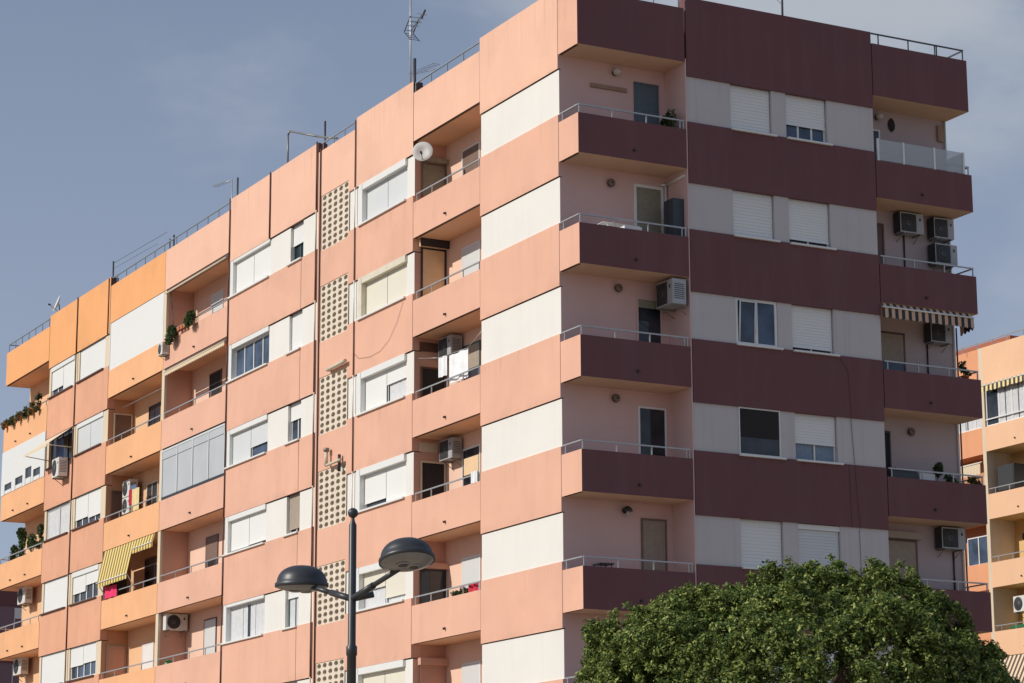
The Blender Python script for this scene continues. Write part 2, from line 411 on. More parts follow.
# loggias on the sunlit side
def loggia(bld, u0, u1, matf, inner, rail_list, spouts, low=TOPL, sofm='soffit_paint', norail=()):
    for i in range(NF + 1):
        z0 = Zs(i) if i < NF else 2.9; z1 = low if i == 0 else Zp(i)
        s = MB(ML); s.box(u0 + G, u1 - G, 0, .11, z0, z1, matf(i), {'-z': 'brown_pipe_and_shade'})  # drip groove shade painted on the parapet underside
        par = s.build('balcony_parapet', bld)
        MB(ML).box(u0, u1, .11, 1.07, z0 + (0.002 if i else 0), (DK if i == 0 else Zs(i) + .24), sofm, {'+z': 'roof_concrete'}).build('balcony_slab', bld)
        if i and i < NF and i not in norail:
            n = 4; railing(par, ML, u0 + .10, u1 - .12, z1, .05, [u0 + .14 + (u1 - u0 - .3) * k / n for k in range(n + 1)])
        if i:
            for w in spouts: spout(par, ML, w, Zs(i) + .24)
loggia(pinkB, 4.31, 8.42, pk, 'loggia_pink', None, [6.35])
loggia(pinkB, 22.34, PX, pk, 'loggia_pink', None, [25.45], norail=(3,))
loggia(orgB, PX, 34.32, og, 'loggia_orange', None, [31.48], norail=(1,))
for bld_, a_, b_, m_ in ((pinkB, 4.31, 8.42, 'loggia_back'), (pinkB, 22.34, PX - .13, 'loggia_back'), (orgB, PX + .13, 34.32, 'loggia_back_orange'), (orgB, 41.62, 47.39, 'loggia_back_orange')):
    for i in range(NF): MB(ML).box(a_ + .001, b_ - .001, 1.05, 1.069, Zs(i + 1) + .245, Zs(i), m_).build('back_wall', bld_)
# end loggia J, open to the left
for i in range(NF + 1):
    z0 = Zs(i) if i < NF else 2.9; z1 = TOPL - .05 if i == 0 else Zp(i)
    s = MB(ML); s.box(41.62 + G, 47.40, 0, .11, z0, z1, og(i), {'-z': 'brown_pipe_and_shade'}); s.box(47.29, 47.40, .11, 1.06, z0, z1, og(i), {'-z': 'soffit_paint'})  # front underside coloured dark as the shade of a drip groove
    par = s.build('balcony_parapet', orgB)
    MB(ML).box(41.62, 47.29, .11, 1.07, z0 + .002, (DK if i == 0 else Zs(i) + .24), 'soffit_paint').build('balcony_slab', orgB)
    if i and i != 2 and i < NF:
        railing(par, ML, 41.8, 47.34, z1, .05, [41.9 + 1.08 * k for k in range(6)], side=(1, .95))
    if i:
        for w in (43.67, 45.63): spout(par, ML, w, Zs(i) + .24)
# the pier between the pink and orange loggias
for i in range(NF):
    MB(ML).box(PX - .13, PX + .13, .02, .11, Zp(i + 1), Zs(i), 'cream_paint').build('pier', orgB)
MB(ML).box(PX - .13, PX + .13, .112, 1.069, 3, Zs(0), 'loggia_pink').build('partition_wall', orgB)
# roof decks and their railings
MB().box(-PX, .0, .31, BACK - .01, DK, DK + .08, 'roof_concrete').build('roof_deck', pinkB)
MB().box(-47.35, -PX - .01, .31, BACK - .01, DK, DK + .08, 'roof_concrete').build('roof_deck', orgB)
railing(pinkB, ML, 4.33, 8.40, TOPL, .06, [4.4 + k for k in range(5)], h=.30, mat='blue_rail', name='roof_railing')
railing(pinkB, ML, 12.4, 15.0, 24.14, .06, [12.5, 13.3, 14.1, 14.9], h=.27, mat='blue_rail', name='roof_railing')
railing(pinkB, ML, 22.4, PX, TOPL, .06, [22.6 + 1.0 * k for k in range(6)], h=.32, mat='blue_rail', name='roof_railing')
railing(orgB, ML, PX + .01, 34.3, TOPL, .06, [28.8 + 1.0 * k for k in range(6)], h=.32, mat='blue_rail', name='roof_railing')
railing(orgB, ML, 41.65, 47.3, TOPL - .05, .06, [41.9 + .9 * k for k in range(7)], h=.36, mat='blue_rail', name='roof_railing', side=(1, .9))

# ------------------------------------------------------------------ shaded side
mr = lambda i: 'maroon_paint'
MR = map_right(1.03)
for i in range(NF + 1):
    z1 = 24.45 if i == 0 else Zt(i); z0 = Zb(i) if i < NF else 2.9
    MB(MR).box(3.224 + G, 9.12 - G, 0, .30, z0, z1, 'maroon_paint').build('facade_band', pinkB, 'maroon facade band on the shaded side')
for i in range(NF):
    for a, b in [(3.21, 4.58), (5.86, 6.31), (7.62, 9.12)]: MB(MR).box(max(a, 3.224), b, .05, .30, Zt(i + 1), Zb(i), 'grey_paint').build('wall_strip', pinkB)
def corner_balcony(i, near):
    z0 = Zs(i) if i < NF else 2.9
    z1 = TOPL + (.02 if near else .03) if i == 0 else Zp(i)
    a, b = (0.0, 3.175) if near else (9.12 + G, 12.33)
    s = MB(MR)
    s.box(a, b, 0, .10, z0, z1, 'maroon_paint', {'-x': 'pink_paint' if near else 'maroon_paint', '-z': 'soffit_shade'})
    ys = (a, a + .10) if near else (b - .10, b)
    s.box(ys[0], ys[1], .10, 1.005, z0, z1, 'pink_paint' if near else 'maroon_paint', {'-z': 'brown_pipe_and_shade' if near else 'soffit_shade'})  # near side panel: underside darkened to paint the groove's shade
    par = s.build('balcony_parapet', pinkB)
    sl = MB(MR)
    y0, y1 = (a + .10, 3.19) if near else (9.12, b - .10)
    sl.box(y0, y1, .10, 1.029, z0 + .002, (DK if i == 0 else Zs(i) + .24), 'soffit_shade', {'+z': 'roof_concrete'}); sl.build('balcony_slab', pinkB)
    if i == 0:
        if near: railing(par, MR, .05, 3.1, z1, .06, [.3, 1.3, 2.3, 3.05], h=.30, name='roof_railing')
        else: railing(par, MR, 9.14, 12.27, z1, .06, [9.4, 10.4, 11.3, 11.36, 12.25], h=.30, mat='dark_rail', name='roof_railing', side=(1, .9))
    elif i < NF:
        if near: railing(par, MR, .04, 3.15, z1, .05, [.06, 1.02, 2.02, 3.02, 3.12], side=(0, .92))
        else: railing(par, MR, 9.2, 12.28, z1, .05, [9.3, 10.3, 11.3, 12.26], side=(1, .92), mat='steel_rail')
        spout(par, MR, 1.62 if near else 10.62, Zs(i) + .27)
for i in range(NF + 1): corner_balcony(i, True); corner_balcony(i, False)

# ------------------------------------------------------------------ windows, sunlit side
# C
kw = dict(box=.20, surround=-.03, d=.13, jamb='white_frame')
cw = [dict(drop=(.93, 1.), sh='shutter_grey'), dict(drop=(1., .93), sh='shutter_cream'), dict(drop=(.42, 1.), sh='shutter_white', cur='curtain_white', frame='white_frame'),
      dict(drop=(1., .80), sh='shutter_white'), dict(drop=(.80, .45), sh='shutter_cream', gl='blue_glass', cur='curtain_white'), dict(drop=(.86, 1.), sh='shutter_cream')]
cjb = ['white_frame', 'cream_frame', 'white_frame', 'white_frame', 'white_frame', 'white_frame']
for i, c in enumerate(cw):
    k = dict(kw); k.update(c); k['jamb'] = cjb[i]; window(pinkB, ML, 8.90, 11.81, Zt(i + 1) + .01, Zb(i), **k)
# E small, E big
es = [dict(drop=(.52,), frame='green_frame'), dict(drop=(1.,)), dict(drop=(.42,), gl='blue_glass'), dict(drop=(.86,), sh='shutter_beige'), dict(drop=(.25,), frame='green_frame', cur='curtain_white'), dict(drop=(.5,))]
for i, c in enumerate(es):
    window(pinkB, ML, 16.33, 17.32, Zt(i + 1) + .01, Zb(i), d=.14, sh=c.pop('sh', 'shutter_white'), **c)
eb = [dict(drop=(.97, 1.), sh='shutter_white'), dict(drop=(0,), panes=4, gl='blue_glass'), dict(drop=(.62, 1.), sh='shutter_grey', gl='blue_glass'),
      dict(drop=(.88, .90), sh='shutter_white', frame='green_frame'), dict(drop=(0,), panes=3, gl='dark_glass', cur='curtain_white', frame='shutter_grey'), dict(drop=(1., .6))]
for i, c in enumerate(eb):
    box = .17 if i in (1, 2, 3) else None
    window(pinkB, ML, 18.96, 22.04, Zt(i + 1) + .01, Zb(i), d=.12, surround=.0, jamb='white_frame', box=box or .1, **c)
# H, I
hw = [dict(drop=(1.,)), dict(drop=(1., .97), box=.18, sh='shutter_grey'), dict(drop=(.78, .72)), dict(drop=(.42, .62), box=.2, gl='dark_glass'), dict(drop=(.55, .58), gl='blue_glass'), dict(drop=(1.,))]
for i, c in enumerate(hw):
    window(orgB, ML, 34.91, 37.87, Zt(i + 1) + .01, Zb(i), d=.08, sillmat='brown_pipe_and_shade', **dict(dict(panes=4, t=.07), **c))
iw = [dict(drop=(1., .72), box=.18, gl='blue_glass'), dict(drop=(0,), gl='dark_glass', frame='brown_frame'), dict(drop=(0,), panes=2, cur='curtain_white', t=.09), dict(drop=(1.,)), dict(drop=(1.,)), dict(drop=(1.,))]
for i, c in enumerate(iw):
    window(orgB, ML, 38.51, 41.35, Zt(i + 1) + .01, Zb(i), d=.08, sillmat='brown_pipe_and_shade', **dict(dict(panes=4, t=.07), **c))
# shaded side windows
w1 = [dict(drop=(1.,)), dict(drop=(.99,)), dict(drop=(0,), panes=2, gl='blue_glass', t=.07, fd=.06), dict(drop=(0,), panes=1, gl='dark_glass', fd=.03, t=.035), dict(drop=(1.,)), dict(drop=(1.,))]
w2 = [dict(drop=(.66,), panes=3, gl='blue_glass'), dict(drop=(.88,), panes=2), dict(drop=(.90,), panes=2), dict(drop=(.62,), panes=2, cur='curtain_blue'), dict(drop=(1.,), sh='shutter_grey', box=.14, d=.12), dict(drop=(1.,))]
for i in range(6):
    window(pinkB, MR, 4.59, 5.85, Zt(i + 1) + .01, Zb(i), **dict(dict(d=.12, slatstep=.085), **w1[i]))
    window(pinkB, MR, 6.32, 7.61, Zt(i + 1) + .01, Zb(i), **dict(dict(d=.12, slatstep=.075), **w2[i]))
# the tilted sash and the fly screen
s = MB(MR)
s.face([(4.68, .075, Zt(3) + .1), (5.2, .075, Zt(3) + .1), (5.2, .02, Zb(2) - .1), (4.68, .02, Zb(2) - .1)], 'blue_glass')
s.tube((5.16, .07, Zt(3) + .08), (5.16, .0, Zb(2) - .08), .022, 'white_frame', 6); s.tube((4.70, .07, Zt(3) + .08), (4.70, .0, Zb(2) - .08), .022, 'white_frame', 6)
s.tube((4.7, .0, Zb(2) - .09), (5.16, .0, Zb(2) - .09), .022, 'white_frame', 6)
s.build('tilted_sash', pinkB)
s = MB(MR); s.box(4.65, 5.79, .035, .05, Zt(4) + .48, Zb(3) - .05, 'interior_dark'); s.build('dark_blind', pinkB)

# ------------------------------------------------------------------ doors and windows inside the loggias
def opening(bld, mp, w0, w1, z0, z1, kind='dark_glass', frame='white_frame', drop=0, sh='shutter_beige', name='balcony_door', box=None, t=.05, mull=None):
    s = MB(mp); s.box(w0, w0 + t, -.035, -.002, z0, z1, frame); s.box(w1 - t, w1, -.035, -.002, z0, z1, frame); s.box(w0 + t, w1 - t, -.035, -.002, z1 - t, z1, frame)
    if mull: s.box(mull - .02, mull + .02, -.03, -.002, z0, z1 - t, frame)
    o = s.build(name, bld)
    MB(mp).box(w0 + t, w1 - t, -.014, -.003, z0, z1 - t, kind).build('door_leaf' if kind not in ('dark_glass', 'blue_glass') else 'glass_pane', o)
    if drop:
        g = MB(mp); slats(g, w0 + t, w1 - t, z1 - t - (z1 - z0 - t) * drop, z1 - t, -.03, sh, .06); g.build('roller_shutter', o)
    if box:
        MB(mp).box(w0 - .06, w1 + .04, -.20, -.001, z1 + .002, z1 + box, sh if box > .1 else frame).build('shutter_box', o)
    return o
# B : back wall and left side wall
BB = map_left(1.05); BS = map_right(-8.42)
bk = [dict(z1=22.26, kind='dark_glass', drop=.35, sh='shutter_brown'), dict(z1=19.41, drop=.9, sh='shutter_grey'), dict(z1=16.58, frame='green_frame', drop=.30, sh='shutter_beige'),
      dict(z1=13.70, drop=0, kind='dark_glass'), dict(z1=10.7, drop=.85, sh='shutter_grey'), dict(z1=7.85, drop=1., sh='shutter_grey')]
for i, c in enumerate(bk):
    z1 = c.pop('z1'); opening(pinkB, BB, 6.30, 7.39, Zs(i + 1) + .25, z1, name='loggia_window', **c)
MB(map_left(1.05)).box(6.4, 7.28, -.028, -.016, 12.95, 13.42, 'bamboo').build('curtain', pinkB)
bs = [dict(z1=22.10, drop=1., sh='shutter_olive', frame='shutter_brown', box=.12), dict(z1=19.60, drop=1., sh='bamboo', frame='dark_frame', box=.2), dict(z1=16.16, kind='interior_dark', frame='brown_frame'),
      dict(z1=13.50, kind='interior_dark', frame='cream_paint'), dict(z1=10.50, kind='dark_glass', frame='dark_frame', box=.16, sh='loggia_pink'), dict(z1=7.86, drop=1., sh='loggia_pink', frame='loggia_pink', box=.19)]
for i, c in enumerate(bs):
    z1 = c.pop('z1'); o = opening(pinkB, BS, .25, 1.03, Zs(i + 1) + .25, z1, **c)
# dark head box of the bamboo blind
MB(BS).box(.14, 1.05, -.22, -.202, 19.585, 19.84, 'dark_frame').build('blind_box', pinkB)
for i in (2, 3):
    z = Zs(i) - .37
    MB(BS).box(.22, .78, -.03, -.002, z, z + .26, 'cream_paint' if i == 3 else 'brown_frame').build('transom_vent', pinkB)
# F : back wall
FB = BB
for i, (z1, kind, fr, dr, sh) in enumerate([(22.2, 'dark_glass', 'white_frame', .3, 'shutter_grey'), (19.40, 'interior_dark', 'brown_frame', 0, 'wood'), None or (16.5, 'dark_glass', 'white_frame', 0, 'wood'), (13.72, 'dark_glass', 'brown_frame', .35, 'shutter_brown'), (10.92, 'dark_glass', 'brown_frame', .9, 'shutter_grey'), (8.1, 'dark_glass', 'brown_frame', .9, 'shutter_grey')]):
    opening(pinkB, FB, 25.50, 26.62, Zs(i + 1) + .25, z1, kind=kind, frame=fr, drop=dr, sh=sh, name='loggia_window')
# G : back windows and left wall doors
for i, (z1, kind, fr, dr, sh) in enumerate([(22.2, 'dark_glass', 'white_frame', 0, 'wood'), (19.30, 'dark_glass', 'dark_frame', 0, 'wood'), (16.45, 'dark_glass', 'cream_frame', 0, 'wood'), (13.7, 'dark_glass', 'brown_frame', 0, 'wood'), (10.62, 'curtain_white', 'white_frame', .95, 'shutter_white'), (7.8, 'dark_glass', 'white_frame', .95, 'shutter_white')]):
    opening(orgB, FB, 31.50, 32.66, Zs(i + 1) + .25, z1, kind=kind, frame=fr, drop=dr, sh=sh, name='loggia_window', mull=32.1 if i in (1, 2) else None)
GS = map_right(-34.32)
for i, (z1, kind, fr, dr, sh) in enumerate([(22.1, 'dark_glass', 'brown_frame', 0, 'wood'), (19.30, 'dark_glass', 'cream_paint', .75, 'shutter_brown'), (16.4, 'brown_frame', 'brown_frame', 0, 'wood'), (13.5, 'interior_dark', 'brown_frame', 0, 'wood'), (10.75, 'shutter_beige', 'shutter_beige', .5, 'loggia_pink'), (7.9, 'dark_glass', 'brown_frame', 0, 'wood')]):
    opening(orgB, GS, .26, .98, Zs(i + 1) + .25, z1, kind=kind, frame=fr, drop=dr, sh=sh)
# J : back wall windows
for i in (0, 2, 3, 4):
    opening(orgB, FB, 42.6, 43.9, Zs(i + 1) + .25, Zs(i) - .42, kind='shutter_white' if i > 2 else 'dark_glass', frame='white_frame', name='loggia_window')
# corner balconies : doors
CB = map_right(0.0)
opening(pinkB, CB, 2.25, 2.99, Zs(1) + .25, 22.30, kind='door_blue', frame='door_blue')
opening(pinkB, CB, 2.19, 3.08, Zs(2) + .25, 19.55, kind='shutter_olive', frame='white_frame', drop=1., sh='shutter_olive', t=.08)
opening(pinkB, CB, 2.22, 2.98, Zs(3) + .25, 16.56, kind='dark_glass', frame='corner_pink', drop=.10, sh='shutter_olive')
opening(pinkB, CB, 2.22, 3.05, Zs(4) + .25, 13.74, kind='dark_glass', frame='white_frame')
opening(pinkB, CB, 2.26, 3.00, Zs(5) + .25, 10.90, kind='shutter_brown', frame='shutter_brown', drop=1., sh='shutter_beige')
opening(pinkB, CB, 2.26, 3.00, Zs(6) + .25, 8.05, kind='shutter_brown', frame='shutter_brown', drop=1., sh='shutter_beige')
# far balconies : doors
for i, (w0, w1_, z1, kind, fr, dr, sh, bx) in enumerate([(9.5, 10.05, 22.1, 'dark_glass', 'white_frame', 0, 'wood', None), (9.5, 10.06, 19.45, 'brown_frame', 'brown_frame', 0, 'wood', None), (9.45, 10.62, 16.46, 'blue_glass', 'brown_frame', .38, 'shutter_beige', None),
        (9.5, 10.02, 13.74, 'interior_dark', 'dark_frame', 0, 'wood', None), (9.45, 10.76, 10.86, 'shutter_beige', 'brown_frame', 1., 'shutter_beige', .18), (9.5, 10.3, 8.0, 'shutter_beige', 'brown_frame', 1., 'shutter_beige', None)]):
    opening(pinkB, CB, w0, w1_, Zs(i + 1) + .25, z1, kind=kind, frame=fr, drop=dr, sh=sh, box=bx)

# ------------------------------------------------------------------ drain pipes and cable on the facade
def pipe(bld, u, d, r, segs):
    s = MB(ML)
    for z0, z1, m in segs: s.tube((u, d, z0), (u, d, z1), r, m, 8)
    s.build('drain_pipe', bld)
def banded(top, m1='brown_pipe_and_shade', m2='cream_pipe'):
    out = [(Zb(0), top, m1)]
    for i in range(NF):
        out.append((Zt(i + 1), Zb(i), m2)); out.append((Zb(i + 1) if i < NF - 1 else 3, Zt(i + 1), m1))
    return out
pipe(pinkB, 15.16, -.04, .028, banded(24.5)); pipe(pinkB, 14.90, -.03, .024, [(3, 24.2, 'brown_pipe_and_shade')])
pipe(pinkB, 22.36, -.03, .024, banded(24.5, 'brown_pipe_and_shade', 'brown_pipe_and_shade')); pipe(pinkB, 12.33, -.03, .02, banded(24.4, 'brown_pipe_and_shade', 'white_frame'))
pipe(pinkB, 18.9, -.03, .026, [(22.3, 24.5, 'brown_pipe_and_shade')])
pipe(orgB, 38.13, -.03, .024, banded(24.5, 'brown_pipe_and_shade', 'brown_pipe_and_shade')); pipe(orgB, 34.5, -.025, .022, [(22.3, 24.45, 'brown_pipe_and_shade')])
for i in range(1, NF): MB(ML).box(16.345, 16.36, -.006, .0, Zb(i), Zt(i) - .05, 'brown_pipe_and_shade').build('conduit', pinkB)

s = MB(ML); s.path([(9.0, -.02, 18.12), (9.4, -.02, 17.6), (9.9, -.02, 17.2), (10.5, -.02, 16.98), (11.2, -.02, 16.95), (12.0, -.02, 17.05), (12.35, -.03, 17.3)], .004, 'brown_pipe_and_shade', 5); s.build('loose_cable', pinkB)
s = MB(MR); s.path([(7.75, -.01, 15.3), (7.98, -.012, 15.0), (8.04, -.01, 13.8), (8.05, .03, 13.7), (8.12, .03, 12.6), (8.1, -.01, 12.5), (8.2, -.01, 10.9), (8.2, .03, 10.8), (8.22, .03, 9.6)], .006, 'brown_frame', 5); s.build('loose_cable', pinkB)
s = MB(MR); s.path([(7.92, -.01, 12.5), (7.95, -.01, 10.9)], .006, 'brown_frame', 5); s.build('loose_cable', pinkB)
# white pipe on the second corner balcony
s = MB(CB); s.path([(3.0, -.06, 19.6), (3.17, -.06, 19.62), (3.17, -.9, 19.66)], .035, 'white_frame', 8); s.path([(3.12, -.07, 19.58), (3.12, -.07, 18.9)], .03, 'white_frame', 8); s.build('downpipe', pinkB)
# far balconies: corner pipe
s = MB(CB); s.tube((12.26, -.05, 6), (12.26, -.05, Zs(0)), .028, 'white_frame', 8); s.build('downpipe', pinkB)
s = MB(CB); s.tube((12.31, -.10, 6), (12.31, -.10, Zs(2) - .2), .022, 'dark_rail', 8); s.build('downpipe', pinkB)

for v, z0, z1 in ((11.36, 15.12, 16.3), (11.95, 9.6, 10.62), (10.72, 18.0, 19.2)): MB(CB).tube((v, -.03, z0), (v, -.03, z1), .022, 'dark_frame', 6).build('refrigerant_pipe', pinkB)
MB(ML).tube((28.8, .55, 19.5), (34.2, .55, 19.5), .02, 'white_frame', 6).build('ceiling_bar', orgB)
MB(ML).path([(28.2, .1, 22.6), (27.95, .1, 21.9), (27.8, .1, 21.1)], .014, 'dark_rail', 5).build('awning_crank', pinkB)
# glazed and closed loggias
s = MB(ML)       # pink loggia, third floor down
z0, z1 = Zp(3), Zs(2) - .07
s.box(22.42, 28.32, .0, .05, z0, z0 + .10, 'dark_frame'); s.box(22.42, 28.32, -.02, .05, z1 - .06, z1, 'shutter_grey'); s.box(22.42, 28.32, .04, .08, z1, Zs(2) - .002, 'dark_frame')
for k in range(5): w = 22.42 + 5.84 * k / 4; s.box(w, w + .06, -.02, .05, z0 + .10, z1 - .06, 'shutter_grey')
en = s.build('loggia_enclosure', pinkB, 'grey glazed screen closing a pink balcony')
for k in range(4):
    w = 22.42 + 5.84 * k / 4
    g = MB(ML); g.box(w + .06, w + 5.84 / 4, .01, .03, z0 + .10, z1 - .34, 'panel_grey'); g.box(w + .06, w + 5.84 / 4, -.005, .03, z1 - .325, z1 - .06, 'panel_grey'); g.build('panel', en)
s = MB(ML)       # orange loggia, top floor: shut white
z0, z1 = Zp(1), Zs(0)
slats(s, PX + .15, 34.26, z0, z1 - .004, .02, 'shutter_white', .11, .006); s.box(34.24, 34.30, .0, .09, z0, z1, 'white_frame'); s.box(PX + .12, 34.24, .04, .09, z0, z1 - .002, 'white_frame')
s.build('loggia_enclosure', orgB, 'large closed white screen filling the top orange balcony')
s = MB(ML)       # end loggia, second floor: white cladding with small windows
z0, z1 = Zp(2), Zs(1)
cols = [(42.2, 43.1), (43.35, 44.15), (44.5, 45.5), (46.0, 46.95)]; tops = [.48, .68, .48, .42]
prev = 41.66
for (a, b), h in zip(cols, tops):
    s.box(prev, a, -.02, .08, z0, z1, 'white_frame'); s.box(a, b, -.02, .08, z0 + h, z1, 'white_frame'); prev = b
s.box(prev, 47.42, -.02, .08, z0, z1, 'white_frame'); s.box(47.32, 47.42, .08, 1.06, z0, z1, 'white_frame')
en = s.build('loggia_enclosure', orgB, 'white cladding with a row of small windows closing the end balcony')
for (a, b), h in zip(cols, tops):
    g = MB(ML); g.box(a, b, .03, .05, z0, z0 + h, 'dark_glass'); w = g.build('window', en); MB(ML).box(a + .08, b - .02, -.01, .029, z0 + .02, z0 + h * .38, 'white_frame').build('sash', w)
# glass wind screen on the far top balcony
g = MB(MR)
for a, b in ((9.25, 10.03), (10.09, 11.06), (11.12, 12.05)): g.box(a, b, .005, .015, Zp(1) + .02, 21.46, 'clear_screen')
g.box(12.07, 12.085, .03, .9, Zp(1) + .02, 21.46, 'clear_screen'); en = g.build('wind_screen', pinkB, 'clear glass wind screen with white posts')
for w in (9.22, 10.06, 11.09, 12.08): MB(MR).box(w - .03, w + .03, -.01, .03, Zp(1), 21.47, 'white_frame').build('screen_post', en)

# ------------------------------------------------------------------ street level (below the picture)
s = MB(ML); s.box(.0, PX, -.02, .098, 0, 2.88, 'corner_pink'); s.build('ground_floor_wall', pinkB)
s = MB(ML); s.box(PX + .01, 47.4, -.02, .098, 0, 2.88, 'orange_paint'); s.build('ground_floor_wall', orgB)

# ------------------------------------------------------------------ air conditioners
def make_ac(loc, label, side='ac_white'):
    t = thing('air_conditioner', label, 'air conditioner', (0, 0, 0), 'air conditioners on the balconies')
    W, D, HH = .78, .30, .56; s = MB()
    s.box(-W / 2, W / 2, -D, 0, 0, HH, 'ac_white' if side == 'ac_white' else 'ac_white_shaded', {'-x': side, '+y': 'ac_dark'})
    casing = s.build('casing', t)
    M = Matrix.Translation((-.11, -D - .002, HH / 2)) @ Matrix.Rotation(R(90), 4, 'X')
    s = MB(); s.lathe([(.24, 0), (.24, .010), (.21, .012), (.06, .008), (.05, .014)], 'ac_dark', 28, M, mats=['ac_dark', 'ac_dark', 'ac_dark', 'bracket_metal'])
    if side == 'ac_dark': s.box(-.36, .14, -D - .008, -D, .035, HH - .035, 'ac_dark')
    s.build('fan_grille', t)
    s = MB()
    for k in range(8): s.box(W / 2, W / 2 + .004, -D + .04, -.04, .12 + k * .045, .135 + k * .045, 'ac_dark')
    s.box(.17, .36, -D - .004, -D, .06, HH - .06, 'ac_white' if side == 'ac_white' else 'ac_white_shaded'); s.box(.24, .30, -D - .007, -D - .004, HH - .2, HH - .12, 'dark_frame'); s.build('side_louvre', t)
    for x in (-.28, .28): MB().box(x - .018, x + .018, -D - .01, .05, -.035, -.001, 'bracket_metal').tube((x, -D + .08, -.03), (x, .045, -.2), .010, 'bracket_metal', 6).build('bracket', t)
    t.location = loc; return t
ac0 = make_ac((-28.29, .56, 10.68), 'air conditioner with a big dark fan on the side wall of a pink balcony'); ac0.rotation_euler = (0, 0, R(90))
ac1 = make_ac((.06, 10.76, 19.20), 'left air conditioner of the three grouped on one maroon balcony wall', 'ac_dark'); ac1.rotation_euler = (0, 0, R(90))
def ac(x, y, z, face, label, sc=None):
    return dup(ac1 if x > -9 else ac0, (x, y, z), {'s': 0, 'e': R(90)}[face], label, sc)
ac(-7.70, .99, 16.34, 's', 'air conditioner above white hung sheets in a pink balcony', (1, 1.15, 1))
ac(-7.72, .99, 13.46, 's', 'air conditioner in the pink balcony one floor below the hung sheets')
ac(-33.55, .85, 16.08, 's', 'upper of two stacked air conditioners in an orange balcony', (1, 1, 1.08))
ac(-33.55, .85, 15.46, 's', 'lower of two stacked air conditioners in an orange balcony', (1, 1, 1.05))
ac(-45.9, .85, 13.45, 's', 'air conditioner at the end balcony with a plain railing, just above the lowest visible one', (1.3, 1, 1.2))
ac(-46.1, .85, 10.6, 's', 'lowest air conditioner at the left end balcony', (1.3, 1, 1.2))
ac(-39.0, -.06, 17.55, 's', 'air conditioner hanging outside a window under the small cream awning', (1.05, 1.2, 1.3))
ac(-28.10, -.02, 20.25, 's', 'tiny white air conditioner box at the corner of the closed white top balcony', (.55, .8, .75))
ac(.06, 11.84, 19.18, 'e', 'upper right air conditioner of the three grouped on one maroon balcony wall', (.86, 1, 1))
ac(.06, 11.86, 18.45, 'e', 'lower right air conditioner of the three grouped on one maroon balcony wall', (.95, 1.1, 1))
ac(.06, 11.6, 16.25, 'e', 'air conditioner in the shade behind the black and tan awning', (.9, 1, .95))
ac(.06, 11.72, 10.66, 'e', 'air conditioner beside the roller shutter on the lowest far maroon balcony')
ac(.64, 3.08, 16.24, 's', 'dark sided air conditioner high in the corner balcony above the glass door', (1.0, 1.35, 1.15))

# ------------------------------------------------------------------ wall lamps
def wall_lamp(v, z, label, kind=0):
    t = thing('wall_lamp', label, 'lamp', (0, v, z), 'wall lamps on the corner balconies')
    MB().tube((.001, v, z), (.05, v, z), .075, 'dark_frame', 16).build('base', t)
    if kind == 0:
        s = MB(); s.lathe([(.02, .10), (.085, .07), (.11, .0), (.085, -.07), (.02, -.10)], 'globe_glass', 16, Matrix.Translation((.14, v, z))); s.build('globe', t)
    elif kind == 1:
        s = MB(); s.lathe([(.105, 0), (.105, .05), (.08, .08), (.03, .09)], 'dark_frame', 18, Matrix.Translation((.05, v, z)) @ Matrix.Rotation(R(90), 4, 'Y'), mats=['dark_frame', 'shutter_brown', 'shutter_brown']); s.build('globe', t)
    else:
        s = MB(); s.lathe([(.13, -.03), (.10, .05), (.03, .10)], 'dark_frame', 16, Matrix.Translation((.15, v, z))); s.build('lamp_shade', t)
        MB().tube((.14, v, z - .02), (.14, v, z - .15), .04, 'globe_glass', 10).build('globe', t)
wall_lamp(1.68, 22.44, 'round globe lamp on the top corner balcony wall', 0)
wall_lamp(1.50, 19.46, 'pale oval wall lamp beside the white framed balcony door', 1)
wall_lamp(1.68, 16.72, 'dark oval wall lamp left of the open dark glass door', 1)
wall_lamp(1.56, 13.87, 'small round wall lamp left of the white framed dark glass door', 1)
wall_lamp(1.80, 11.05, 'dark shaded wall lamp above the small balcony table', 2)
wall_lamp(9.98, 22.45, 'wall lamp at the far top maroon balcony behind the wind screen', 0)
wall_lamp(10.69, 13.77, 'round dark wall lamp above the far balcony full of plants', 1)
t = thing('wall_lamp', 'bracket lamp in the pink balcony with red cloth', 'lamp', (-5.2, 1.0, 10.75)); s = MB(); s.lathe([(.11, .08), (.13, .0), (.07, -.08)], 'globe_glass', 14, Matrix.Translation((-5.2, .92, 10.75))); s.build('globe', t)
t = thing('wall_lamp', 'bracket lamp in the pink balcony with a roller shutter at its side', 'lamp', (-5.2, 1.0, 7.85)); s = MB(); s.lathe([(.11, .08), (.13, .0), (.07, -.08)], 'globe_glass', 14, Matrix.Translation((-5.2, .92, 7.85))); s.build('globe', t)
s = MB(CB); s.box(.95, 2.02, -.06, -.001, 21.96, 22.06, 'wood'); tag(s.build('wall_shelf'), 'narrow wooden bar fixed to the top corner balcony wall', 'shelf')
s = MB(); s.lathe([(.01, -.2), (.09, -.12), (.12, 0), (.09, .12), (.01, .2)], 'interior_dark', 14, Matrix.Translation((.03, 10.45, 22.3)) @ Matrix.Scale(.3, 4, (1, 0, 0))); tag(s.build('wall_ornament'), 'dark oval ornament on the far top balcony wall', 'ornament')
s = MB(MR); s.box(12.0, 12.2, .95, 1.02, 22.05, 22.5, 'wood'); tag(s.build('meter_box'), 'small brown box under the far top balcony ceiling', 'box')
